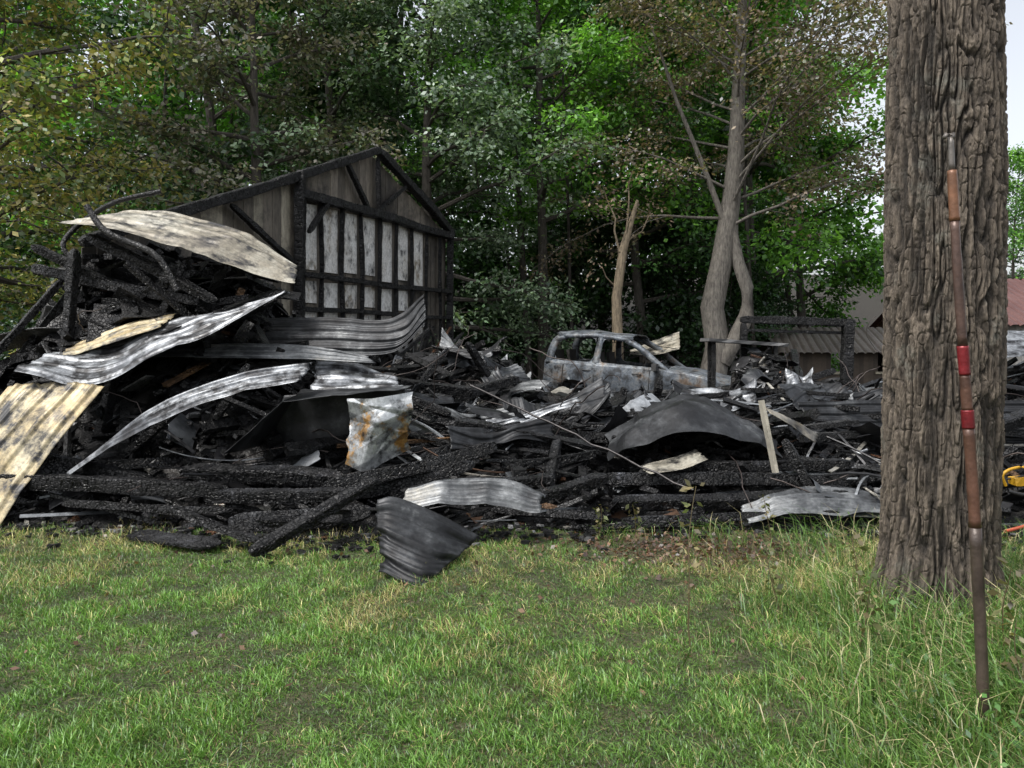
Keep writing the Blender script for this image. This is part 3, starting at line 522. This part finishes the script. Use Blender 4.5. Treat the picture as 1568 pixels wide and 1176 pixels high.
for i in range(72):   # twisted sheets scattered through the wreck
    y_ = rng.uniform(7.6, 14.5); x_ = rng.uniform(-.28, .56)*y_; a_ = rng.normal(.15, .6); l_ = rng.uniform(.35, 1.35); w_ = rng.uniform(.2, .55); ti = rng.uniform(.1, .8)
    if abs(x_-1.8) < 1.1 and y_ < 8.8: continue
    zc = min(float(HM(x_, y_))+rng.uniform(.15, .45), float(viewcap(x_, y_))-.08)
    ax = np.array([math.cos(a_), math.sin(a_), rng.normal(0, .12)]); bx = np.array([-math.sin(a_), math.cos(a_), 0])*math.cos(ti)+np.array([0, 0, math.sin(ti)])
    net = [[np.array([x_, y_, zc])+ax*l_*(u_-.5)+bx*w_*(v_-.5)+np.array([0, 0, rng.normal(0, .05)+(.12 if u_ in (0, 1) else 0)*rng.random()]) for u_ in (0, .33, .67, 1)] for v_ in (0, .5, 1)]
    sheet(MS, net, (MTsilver, MTmid, MTdark, MTdark, MTmid, MTdark, MTsilver, MTdark)[i % 8], int(rng.integers(2, 5)), .018, .07, 40+i)
sheet('white_panel_scrap', [[(1.3, 7.2, .40), (1.6, 7.25, .44), (1.85, 7.3, .52)], [(1.25, 7.5, .43), (1.55, 7.55, .5), (1.8, 7.6, .58)]], MTcream, 0, 0, .03, 15)
sheet('white_panel_scrap', [[(2.45, 7.3, .95), (2.7, 7.4, .82), (2.95, 7.5, .66)], [(2.45, 7.45, 1.0), (2.75, 7.6, .88), (3.05, 7.7, .72)]], MTcream, 0, 0, .02, 16)
sheet('white_panel_scrap', [[(6.2, 8.6, 1.32), (6.5, 8.5, 1.05)], [(6.4, 8.8, 1.4), (6.7, 8.7, 1.1)]], MTcream, 0, 0, .02, 18)
mb = MB(); sticks(mb, [(2.39, 7.38, 1.08)], [(2.5, 7.3, .40)], .085, .03, .1, 9, .05, [(.42, .39, .32)], R(3)); mb.obj('pale_board', [mat_attr('pale_board_mat', .7)])
mb = MB(); tube(mb, np.linspace((-.46, 8.5, 1.17), (1.62, 6.9, .30), 16)+.008*R(2).normal(size=(16, 3)), .011, 8, 0, (.05, .045, .045)); mb.obj('metal_conduit', [M_scrap], True)
mb = MB(); tube(mb, crom([(-5.15, 9, 2.6), (-5.25, 9, 2.8), (-5.1, 9.1, 3.05), (-4.7, 9.1, 3.3), (-4.2, 9.2, 3.45)], 24), .03, 8, 0, (.02, .02, .02)); tube(mb, crom([(-4.7, 8.5, 3.15), (-4.45, 8.45, 2.85), (-3.9, 8.4, 2.6), (-3.65, 8.4, 2.2)], 12), .035, 8, 0, (.02, .02, .02)); mb.obj('bent_pipe', [M_char], True)

ap = empty('burnt_appliance_cabinet')
def pt(p, **k):
    o = sheet(*p, **k); o.parent = ap; return o
pt(('side_panel', [[(-1.52, 7.18, 1.11), (-1.25, 7.1, 1.12), (-.95, 7.2, 1.17)], [(-1.53, 7.15, .82), (-1.22, 7.04, .85), (-.95, 7.15, .88)], [(-1.50, 7.12, .50), (-1.3, 7.04, .45), (-.96, 7.2, .62)]], MTrust), ribs=0, rh=0, crum=.03, seed=20, minor=False, facet=.04, ragged=.03)
pt(('top_panel', [[(-2.15, 7.2, 1.08), (-1.8, 7.15, 1.12), (-1.5, 7.18, 1.13)], [(-2.1, 7.8, 1.15), (-1.7, 7.8, 1.17), (-1.0, 7.8, 1.2)]], MTdark), ribs=0, crum=.05, seed=21)
pt(('back_panel', [[(-2.3, 7.8, 1.1), (-1.1, 7.8, 1.18)], [(-2.5, 7.8, .4), (-1.1, 7.8, .4)]], MTdark), ribs=0, crum=.03, seed=22)
pt(('left_panel', [[(-2.15, 7.2, 1.08), (-2.2, 7.8, 1.1)], [(-2.62, 7.0, .62), (-2.5, 7.8, .6)]], MTdark), ribs=0, crum=.03, seed=23)

# ------------------------------------------------------------------ burnt gable wall
bw = empty('burnt_gable_barn'); Rg = np.array([-1.46, 17.]); Wd = np.array([-.46, -.888]); Wn = np.array([.888, -.46])
def W(t, z, o=0): return np.array([Rg[0]+Wd[0]*t+Wn[0]*o, Rg[1]+Wd[1]*t+Wn[1]*o, z])
def roofz(t): return 5.25-.44*abs(t-2.62) if t < 2.62 else 5.25-.415*(t-2.62)
m, nt, b, out = newmat('scorched_siding'); v = coords(nt, (1, 1, .25))
c = mix(nt, ramp(nt, noise(nt, coords(nt), .9, 7, .75), [(.38, (0, 0, 0)), (.54, (1, 1, 1))]), (.02, .018, .017), attr(nt)); c = mix(nt, 1., c, ramp(nt, noise(nt, v, 14, 6, .7), [(.3, (.5, .5, .5)), (.7, (1.4, 1.4, 1.4))]), 'MULTIPLY')
nt.links.new(c, b.inputs['Base Color']); b.inputs['Roughness'].default_value = .75; bump(nt, b, noise(nt, v, 30, 4), .5, .01); M_siding = m
def wpl(mb, t0, t1, z0a, z1a, z1b, o0, o1, col, m=0, nz=8):
    zs = np.linspace(0, 1, nz); V = []
    for s in zs:
        for (tt, zt_) in ((t0, z1a), (t1, z1b)):
            for o_ in (o0, o1): V.append(W(tt, z0a+(zt_-z0a)*s, o_))
    V = np.array(V).reshape(nz, 4, 3)[:, [0, 1, 3, 2]]
    mb.add(V, [gridF(nz, 4, True), np.array([[3, 2, 1, 0], [4*nz-4, 4*nz-3, 4*nz-2, 4*nz-1]])], m, col)
mb = MB(); rng = R(44); t = 0.02
while t < 8.4:
    w = .2
    base = np.array([.15, .13, .105])*rng.uniform(.4, 1.35)
    if t > 4.65 and rng.random() < .5: base = np.array([.30, .27, .21])*rng.uniform(.7, 1.2)
    j = rng.uniform(0, .012); wpl(mb, t, t+w-.01, .2, roofz(t)-.03, roofz(t+w-.01)-.03, -.02+j, j, base)
    t += w
mb.obj('siding_boards', [M_siding], False, bw)
M_white = mat_metal('scorched_white_sheathing', [(.30, (.03, .028, .026)), (.39, (.30, .26, .20)), (.45, (.66, .64, .60)), (.62, (.80, .80, .78)), (.70, (.34, .20, .10)), (.78, (.05, .04, .04))], 2.2, seed=8, metallic=0, rough=(.6, .8), soot=.61, stretch=(1, 1, .6))
mb = MB()
for i in range(1, 8):
    t0 = .35+i*.54
    for (za, zb) in ((1.4, 2.2), (2.25, 2.72), (2.84, 4.02)):
        if rng.random() < .1: continue
        wpl(mb, t0+.09, t0+.47, za+rng.uniform(0, .1), zb, zb-.02, .03, .05, (1, 1, 1))
mb.obj('sheathing_panels', [M_white], False, bw)
def wb(t0, z0, t1, z1, w, o, seed, name):
    ob = hbeam(W(t0, z0, o), W(t1, z1, o), w, w*.9, seed, name, 0, 0, 1.0, .9); ob.parent = bw
wb(0, 0, 0, 4.15, .16, .12, 400, 'corner_post'); wb(4.72, .3, 4.72, 4.5, .18, .13, 401, 'post'); wb(-.05, 4.02, 4.75, 4.12, .17, .16, 402, 'tie_beam')
wb(-.15, 4.08, 2.62, 5.32, .17, .12, 403, 'rafter_right'); wb(2.55, 5.33, 8.5, 2.86, .17, .12, 404, 'rafter_left')
wb(0, 2.78, 4.7, 2.78, .1, .15, 405, 'girt'); wb(0, 2.22, 4.7, 2.22, .09, .15, 406, 'girt_lower')
for i in range(8): wb(.4+i*.54, .8, .4+i*.54, 4.05, .085, .12, 410+i, 'stud')
wb(3.5, 4.9, 2.9, 4.15, .09, .14, 420, 'brace'); wb(1.7, 4.8, 2.7, 4.15, .09, .14, 421, 'brace'); wb(2.62, 5.2, 2.62, 4.15, .1, .13, 422, 'king_post')
wb(6.2, 3.7, 4.9, 3.0, .1, .12, 423, 'brace'); wb(4.1, 4.1, 4.6, 3.5, .1, .2, 424, 'knee_brace'); wb(8.5, 2.7, 4.8, 2.75, .1, .12, 425, 'girt_left')
mb = MB(); sticks(mb, np.array([W(rng.uniform(0, 6), rng.uniform(.2, 1.2), rng.uniform(.1, .8)) for _ in range(110)]), np.array([W(rng.uniform(0, 6), rng.uniform(.6, 2.1), rng.uniform(.1, .8)) for _ in range(110)]), .05, .04, 0, 6, .1, cfrag(rng, 110), rng)
mb.obj('fallen_studs', [M_char], False, bw)

# ------------------------------------------------------------------ burnt SUV
suv = empty('burnt_suv', (2.95, 17.6, -.02)); suv.rotation_euler = (0, math.radians(3.6), math.radians(-25))
M_car = mat_metal('burnt_car_body', [(.3, (.02, .019, .019)), (.40, (.05, .055, .06)), (.47, (.12, .14, .165)), (.55, (.19, .205, .215)), (.64, (.15, .11, .08)), (.78, (.07, .04, .025))], 2.1, seed=12, metallic=.25, rough=(.38, .7), soot=.58)
M_dark = mat_attr('burnt_interior', .8)
def by(x, z):
    return .95-.10*np.clip((z-.85)/.5, -1, 1)**2-.16*sst(x, 1.7, 2.25)-.06*sst(-x, 1.8, 2.1)
def belt(x): return 1.17-.04*sst(x, .6, .9)-.17*sst(x, 1.0, 2.25)
def carpart(name, V, F, solid=.02, mat=None, smooth=True, col=(1, 1, 1)):
    mb = MB(); mb.add(V, F, 0, col); o = mb.obj(name, [mat or M_car], smooth, suv)
    if solid: s = o.modifiers.new('s', 'SOLIDIFY'); s.thickness = solid; s.offset = 0
    return o
for sgn in (-1, 1):
    xs_ = np.linspace(-2.1, 2.22, 110); u = np.linspace(0, 1, 20); X, U = np.meshgrid(xs_, u); Zc = .32+(belt(X)-.32)*U
    for wx in (-1.35, 1.38):
        dx = X-wx; dz = Zc-.36; d = np.hypot(dx, dz); k = (d < .47) & (d > .36); X = np.where(k, wx+dx/d*.43, X); Zc = np.where(k, .36+dz/d*.43, Zc)
    Yc = by(X, Zc)+.02*fbm(v3(X*3, Zc*3, sgn), 140, 2); F = gridF(20, 110); V = v3(X, sgn*Yc, Zc)
    fc = V.reshape(-1, 3)[F].mean(1); keep = np.ones(len(F), bool)
    for wx in (-1.35, 1.38): keep &= np.hypot(fc[:, 0]-wx, fc[:, 2]-.36) > .415
    carpart('body_side', V, F[keep], .015)
    def gy_(z): return sgn*(.85-.20*(z-1.17)/.63)
    def strip(name, pa, pb, n=10):
        pa = crom(pa, n); pb = crom(pb, n); V = np.stack([v3(pa[:, 0], [gy_(z_) for z_ in pa[:, 1]], pa[:, 1]), v3((pa[:, 0]+pb[:, 0])/2, [gy_(z_)+sgn*.012 for z_ in (pa[:, 1]+pb[:, 1])/2], (pa[:, 1]+pb[:, 1])/2), v3(pb[:, 0], [gy_(z_) for z_ in pb[:, 1]], pb[:, 1])], 0)
        carpart(name, V, gridF(3, n), .04)
    strip('rear_pillar', [(-2.08, 1.14), (-2.06, 1.4), (-1.98, 1.66), (-1.82, 1.8)], [(-1.9, 1.14), (-1.88, 1.4), (-1.82, 1.6), (-1.66, 1.71)])
    strip('roof_rail', [(-1.9, 1.8), (-1.0, 1.84), (-.1, 1.79)], [(-1.78, 1.69), (-1.0, 1.75), (-.12, 1.69)])
    strip('centre_pillar', [(-.95, 1.14), (-.93, 1.45), (-.9, 1.76)], [(-.8, 1.14), (-.79, 1.45), (-.78, 1.76)])
    strip('front_pillar', [(-.2, 1.8), (.2, 1.58), (.55, 1.32), (.85, 1.12)], [(-.28, 1.69), (.1, 1.5), (.42, 1.27), (.68, 1.12)])
    strip('belt_line', [(-2.08, 1.19), (-.6, 1.2), (.8, 1.16)], [(-2.08, 1.12), (-.6, 1.12), (.8, 1.1)])
    for gx_, gz_, sx, sz in ((-1.86, 1.2, 1, 1), (-.96, 1.2, -1, 1), (-1.8, 1.7, 1.4, -1), (-.94, 1.74, -1, -1), (-.79, 1.2, 1, 1), (-.78, 1.74, 1, -1)):
        carpart('window_corner', np.array([[gx_, gy_(gz_), gz_], [gx_+.1*sx, gy_(gz_), gz_], [gx_+.03*sx, gy_(gz_+.03*sz), gz_+.03*sz], [gx_, gy_(gz_+.1*sz), gz_+.1*sz]]), np.array([[0, 1, 2, 3]]), .03, smooth=False)
    for dx0 in (-1.62, -.87, .38):
        zs_ = np.linspace(.42, 1.12, 10); xx_ = dx0+0*zs_
        mb = MB(); tube(mb, v3(xx_, sgn*(by(xx_, zs_)+.004), zs_), .011, 4, 0, (.01, .01, .01)); mb.obj('door_seam', [M_dark], False, suv)
    for hx in (-1.05, .1):
        mb = MB(); tube(mb, crom([(hx-.1, sgn*.945, 1.02), (hx-.06, sgn*.975, 1.02), (hx+.06, sgn*.975, 1.02), (hx+.1, sgn*.945, 1.02)], 8), .014, 6, 0, (.05, .05, .05)); mb.obj('door_handle', [M_dark], True, suv)
    for wx in (-1.35, 1.38):
        a = np.linspace(0, 2*np.pi, 40, endpoint=False); prof = [(.02, .76), (.08, .80), (.1, .74), (.17, .72), (.19, .80), (.23, .84), (.235, .86), (.225, .86), (.215, .70), (.22, .64), (.235, .62)]
        V = np.array([[(wx+r_*np.cos(q), sgn*y_, .24+r_*np.sin(q)) for q in a] for r_, y_ in prof]); mb = MB(); mb.add(V, gridF(len(prof), 40, True), 0, (.16, .13, .11))
        for q in range(6):
            tube(mb, [(wx+.09*math.cos(q*1.047), sgn*.755, .24+.09*math.sin(q*1.047)), (wx+.2*math.cos(q*1.047), sgn*.82, .24+.2*math.sin(q*1.047))], .022, 6, 0, (.2, .17, .15))
        mb.obj('wheel', [M_dark], True, suv)
X, Yv = np.meshgrid(np.linspace(-1.92, -.12, 30), np.linspace(-.66, .66, 24)); Zr = 1.80+.065*(1-(np.abs(Yv)/.66)**2.5)+.03*np.sin((X+1.92)/1.8*np.pi)-.05*fbm(v3(X*1.6, Yv*1.6, 0), 141, 2)*(1-(np.abs(Yv)/.66)**2)
carpart('roof', v3(X, Yv, Zr), gridF(24, 30), .02)
X, Yv = np.meshgrid(np.linspace(.74, 2.2, 34), np.linspace(-1, 1, 30)); hw = by(X, belt(X)); Zh = belt(X)+.055*(1-np.abs(Yv)**2.2)+.02*np.exp(-((np.abs(Yv)-.55)/.08)**2)-.16*sst(X, 2.0, 2.22)**2-.03*fbm(v3(X*2, Yv*2, 0), 142, 3)*(1-np.abs(Yv)**2)
carpart('hood', v3(X, Yv*hw, Zh), gridF(30, 34), .02)
carpart('cowl', v3(*np.meshgrid([.6, .78], np.linspace(-.82, .82, 8)), np.array([1.1, 1.15])[None].repeat(8, 0)), gridF(8, 2), .03)
def bar(name, z0, z1, y0, y1, x0=2.2):
    Yb, Zb = np.meshgrid(np.linspace(y0, y1, 16), np.linspace(z0, z1, 4)); carpart(name, v3(x0+.05-.14*np.abs(Yb/.8)**2.4, Yb, Zb), gridF(4, 16), .03)
bar('bumper', .38, .58, -.82, .82); bar('grille_frame', .91, .97, -.8, .8, 2.18); bar('grille_bar', .75, .79, -.45, .45, 2.16); bar('grille_bar', .66, .69, -.45, .45, 2.16); bar('grille_bar', .84, .87, -.45, .45, 2.16)
bar('lamp_frame', .62, .93, .47, .52, 2.2); bar('lamp_frame', .62, .93, -.52, -.47, 2.2)
Yb, Zb = np.meshgrid(np.linspace(-.88, .88, 14), np.linspace(.38, 1.17, 8)); carpart('tailgate', v3(-2.08-.05*(1-(Yb/.9)**2), Yb, Zb), gridF(8, 14), .02)
mb = MB()
for sx, sy in ((-.55, -.4), (-.55, .4), (-1.55, -.4), (-1.55, .4)):
    sticks(mb, [(sx-.25, sy, .75)], [(sx+.25, sy, .72)], .5, .12, 0, 4, .04, [(.02, .018, .016)], R(1)); sticks(mb, [(sx-.25, sy, .75)], [(sx-.4, sy, 1.42)], .46, .07, 0, 6, .08, [(.022, .02, .018)], R(2))
    for o_ in (-.07, .07): tube(mb, [(sx-.38, sy+o_, 1.38), (sx-.42, sy+o_, 1.58)], .01, 5, 0, (.05, .045, .04))
sticks(mb, [(.55, -.75, 1.02)], [(.55, .75, 1.02)], .35, .2, 0, 8, .06, [(.02, .02, .02)], R(3)); sticks(mb, [(1.0, 0, .74)], [(2.0, 0, .66)], 1.1, .36, 0, 8, .1, [(.04, .03, .025)], R(4)); sticks(mb, [(-2.0, 0, .42)], [(.9, 0, .42)], 1.6, .08, 0, 6, .02, [(.02, .018, .016)], R(5))
a = np.linspace(0, 6.283, 20); tube(mb, v3(.22+.08*np.sin(a), .4+.18*np.cos(a), 1.12+.17*np.sin(a)), .013, 6, 0, (.06, .05, .05))
rng = R(66); n = 40; P0 = v3(rng.uniform(-1.9, .4, n), rng.uniform(-.6, .6, n), rng.uniform(.6, 1.7, n)); sticks(mb, P0, P0+rng.normal(0, .3, (n, 3))*np.array([1, .6, .5]), .02, .015, 0, 4, .2, (.02, .018, .016), rng)
mb.obj('interior', [M_dark], False, suv)
mb = MB(); sticks(mb, [(.5, -1.08, 1.2)], [(.5, -.9, 1.2)], .1, .15, 0, 4, .05, [(.06, .06, .06)], R(6)); mb.obj('mirror', [M_dark], False, suv)

# ------------------------------------------------------------------ background structures on the right
def beamobj(name, *segs, parent):
    for i, (a_, b_, w) in enumerate(segs): o = hbeam(a_, b_, w, w, 500+i+len(name), name, 0, 0, 1.2, .9); o.parent = parent
fr = empty('charred_post_frame')
beamobj('header', ((4.45, 15, 2.12), (6.75, 15.2, 2.06), .16), parent=fr); beamobj('post', ((6.6, 15.2, 0), (6.62, 15.15, 2.1), .2), ((4.55, 15, .2), (4.5, 15, 2.05), .14), parent=fr); beamobj('rail', ((4.6, 15, 1.9), (6.6, 15.2, 1.86), .06), parent=fr)
tb = empty('burnt_workbench'); M_grey = mat_attr('burnt_board', .75)
mb = MB(); sticks(mb, [(3.65, 14.6, 1.72)], [(5.2, 14.8, 1.62)], .5, .06, 0, 9, .05, [(.14, .14, .14)], R(8)); mb.obj('top', [M_grey], False, tb)
mb = MB()
for q in ((3.8, 14.5), (3.8, 14.8), (5.0, 14.6), (5.0, 14.95)): sticks(mb, [(q[0], q[1], 0.2)], [(q[0], q[1], 1.68)], .07, .07, 0, 8, .12, [(.015, .015, .015)], R(9))
mb.obj('legs', [M_char], False, tb)
sh = empty('wooden_shed'); mb = MB(); rng = R(60)
for i in range(27):
    x_ = 8.2+i*.14; c = np.array([.065, .048, .034])*rng.uniform(.7, 1.25)
    if not (9.5 < x_ < 10.1) and not (10.9 < x_ < 11.5): sticks(mb, [(x_, 23, -.05)], [(x_, 23, 1.5)], .03, .138, 0, 3, .0, [c], rng)
    else: sticks(mb, [(x_, 23, -.05)], [(x_, 23, .75)], .03, .138, 0, 3, .0, [c], rng)
for q in np.arange(23.2, 25.6, .14):
    for xx in (8.15, 11.9): sticks(mb, [(xx, q, -.05)], [(xx, q, 1.6)], .138, .03, 0, 3, .0, [np.array([.07, .05, .035])*rng.uniform(.7, 1.2)], rng)
mb.obj('walls', [M_grey], False, sh)
mb = MB(); sticks(mb, [(8.15, 22.96, 1.47), (9.45, 22.96, .8), (10.85, 22.96, .8)], [(11.95, 22.96, 1.47), (10.15, 22.96, .8), (11.55, 22.96, .8)], .06, .07, 0, 3, .01, [(.3, .27, .2)]*3, rng); mb.obj('trim', [M_grey], False, sh)
MTshed = mat_metal('brown_shed_roof', [(.3, (.07, .06, .052)), (.6, (.15, .13, .115)), (.8, (.20, .18, .165))], 1., seed=15, metallic=.2)
def rs(name, net, mat, par, ribs, rh=.03):
    o = sheet(name, np.swapaxes(np.array(net, float), 0, 1), mat, ribs, rh, .0, 1, 0); o.parent = par; return o
rs('roof_front', [[(7.7, 22.6, 1.42), (12.3, 22.6, 1.42)], [(8.0, 24.3, 2.2), (12.3, 24.3, 2.2)]], MTshed, sh, 18, .045); rs('roof_back', [[(8.0, 24.3, 2.2), (12.3, 24.3, 2.2)], [(8.0, 26, 1.42), (12.3, 26, 1.42)]], MTshed, sh, 18)
bn = empty('red_roof_barn'); MTred = mat_metal('red_roof_metal', [(.3, (.10, .04, .034)), (.7, (.17, .08, .068))], .6, seed=16, metallic=.1)
rs('roof_front', [[(15.2, 25, 2.3), (24, 25, 2.3)], [(15.2, 29, 4.15), (24, 29, 4.15)]], MTred, bn, 30, .06); rs('roof_back', [[(15.2, 29, 4.15), (24, 29, 4.15)], [(15.2, 33, 2.3), (24, 33, 2.3)]], MTred, bn, 30)
mb = MB(); rng = R(61)
for i in range(43): sticks(mb, [(15.5+i*.2, 25.4, -.05)], [(15.5+i*.2, 25.4, 2.4)], .04, .19, 0, 3, .005, [np.array([.30, .29, .27])*rng.uniform(.8, 1.1)], rng)
for i in range(38):
    q = 25.5+i*.2; sticks(mb, [(15.45, q, -.05)], [(15.45, q, 2.3+1.75*(1-abs(q-29)/4))], .19, .04, 0, 3, .005, [np.array([.22, .1, .08])*rng.uniform(.8, 1.1)], rng)
mb.obj('walls', [M_grey], False, bn)

yt = empty('yellow_power_tool'); mb = MB(); M_yel = mat_attr('yellow_plastic', .4); yc = (.6, .33, .02)
sticks(mb, [(4.55, 7.0, .37)], [(4.8, 7.0, .40)], .1, .07, 0, 6, .12, [yc], R(1)); mb.obj('housing', [M_yel], False, yt)
mb = MB(); tube(mb, crom([(4.46, 6.95, .34), (4.42, 6.93, .44), (4.52, 6.93, .5), (4.7, 6.95, .5), (4.8, 6.98, .43)], 20), .014, 8, 0, yc); tube(mb, crom([(4.45, 6.9, .3), (4.6, 6.88, .27), (4.85, 6.9, .3)], 12), .018, 8, 0, (.02, .02, .02)); mb.obj('handle', [M_yel], True, yt)
mb = MB(); tube(mb, crom([(4.1, 6.4, .06), (4.5, 6.5, .1), (4.9, 6.45, .03), (5.5, 6.5, .03)], 24), .014, 8, 0, (.5, .09, .04)); mb.obj('red_hose', [M_yel], True)

mb = MB(); rng = R(70)
for (x_, y_, h_) in ((.95, 4.1, .85), (1.0, 6.15, .35), (2.0, 4.4, .5), (1.75, 3.9, .45), (2.35, 3.7, .55), (1.6, 4.6, .4), (2.2, 3.3, .4), (3.1, 4.3, .6), (.7, 6.3, .3), (3.3, 5.6, .5), (2.0, 5.9, .45)):
    P = path((x_, y_, 0), (rng.normal(0, .1), 0, 1), h_, 9, rng, .07); tube(mb, P, np.linspace(.005, .002, 9), 5, 0, (.13, .1, .05))
    C = P[3:]; leafcloud(mb, C, np.tile([0, 0, 1.], (len(C), 1)), .05, 5, .05, [(.10, .12, .04), (.16, .13, .06)], rng, m=0)
mb.obj('dry_weed_stalks', [M_leaf], False)
mb = MB(); C = []
for i in range(300):
    y_ = rng.uniform(2.5, 4.4); x_ = rng.uniform(1.15, 2.1)+.35*(y_-2.6)+rng.uniform(-.5, 1.0)
    if rng.random() < .8*sst(x_-.35*(y_-2.6), 1.0, 2.0) and (x_-2.55)**2+(y_-4.6)**2 > .2: C.append((x_, y_, rng.uniform(.03, .2)))
leafcloud(mb, np.array(C), np.tile([0, 0, 1.], (len(C), 1)), .09, 8, .038, [(.075, .17, .027), (.10, .21, .04), (.05, .12, .025)], rng, m=0, wr=.55, flat=.6); mb.obj('broadleaf_weeds', [M_leaf])
mb = MB(); n = 2600; x = rng.normal(1.5, .65, n); y = rng.normal(6.05, .33, n); k = y < front(x)+.1; C = v3(x, y, ground_z(x, y)+.012)[k]
x2 = rng.uniform(-4, 2.5, 350); y2 = rng.uniform(3.5, 6.5, 350); C = np.concatenate([C, v3(x2, y2, ground_z(x2, y2)+.02)])
leafcloud(mb, C, np.tile([0, 0, 1.], (len(C), 1)), .05, 1, .04, [(.13, .07, .045), (.2, .12, .07), (.08, .045, .03)], rng, m=0, flat=.02, droop=0, wr=.7); mb.obj('fallen_leaves', [M_leaf])

# ------------------------------------------------------------------ light, sky, camera
SE, SA = math.radians(62), math.radians(235)
w = bpy.data.worlds.new('World'); scene.world = w; w.use_nodes = True; nt = w.node_tree; bg = nt.nodes['Background']
sk = nt.nodes.new('ShaderNodeTexSky'); sk.sky_type = 'NISHITA'; sk.sun_disc = False; sk.sun_elevation = SE; sk.sun_rotation = SA; sk.dust_density = 4; sk.air_density = 1.0; sk.ozone_density = .6
hs = nt.nodes.new('ShaderNodeHueSaturation'); hs.inputs['Saturation'].default_value = .3; hs.inputs['Value'].default_value = 1.9; nt.links.new(sk.outputs[0], hs.inputs['Color']); nt.links.new(hs.outputs[0], bg.inputs[0]); bg.inputs[1].default_value = .15
sd = bpy.data.lights.new('sun', 'SUN'); sd.energy = 2.7; sd.angle = math.radians(12); sd.color = (1, .97, .93); so = bpy.data.objects.new('sun', sd); scene.collection.objects.link(so)
dirv = Vector((math.sin(SA)*math.cos(SE), math.cos(SA)*math.cos(SE), math.sin(SE))); so.rotation_euler = dirv.to_track_quat('Z', 'Y').to_euler()
cam = bpy.data.cameras.new('camera'); co = bpy.data.objects.new('camera', cam); scene.collection.objects.link(co); co.location = (0, 0, 1.6); co.rotation_euler = (math.radians(90), 0, 0)
cam.sensor_width = 36; cam.lens = 27.05; cam.shift_y = -.037; cam.clip_end = 2000; scene.camera = co
scene.view_settings.view_transform = 'Standard'; scene.view_settings.look = 'None'; scene.view_settings.exposure = 0
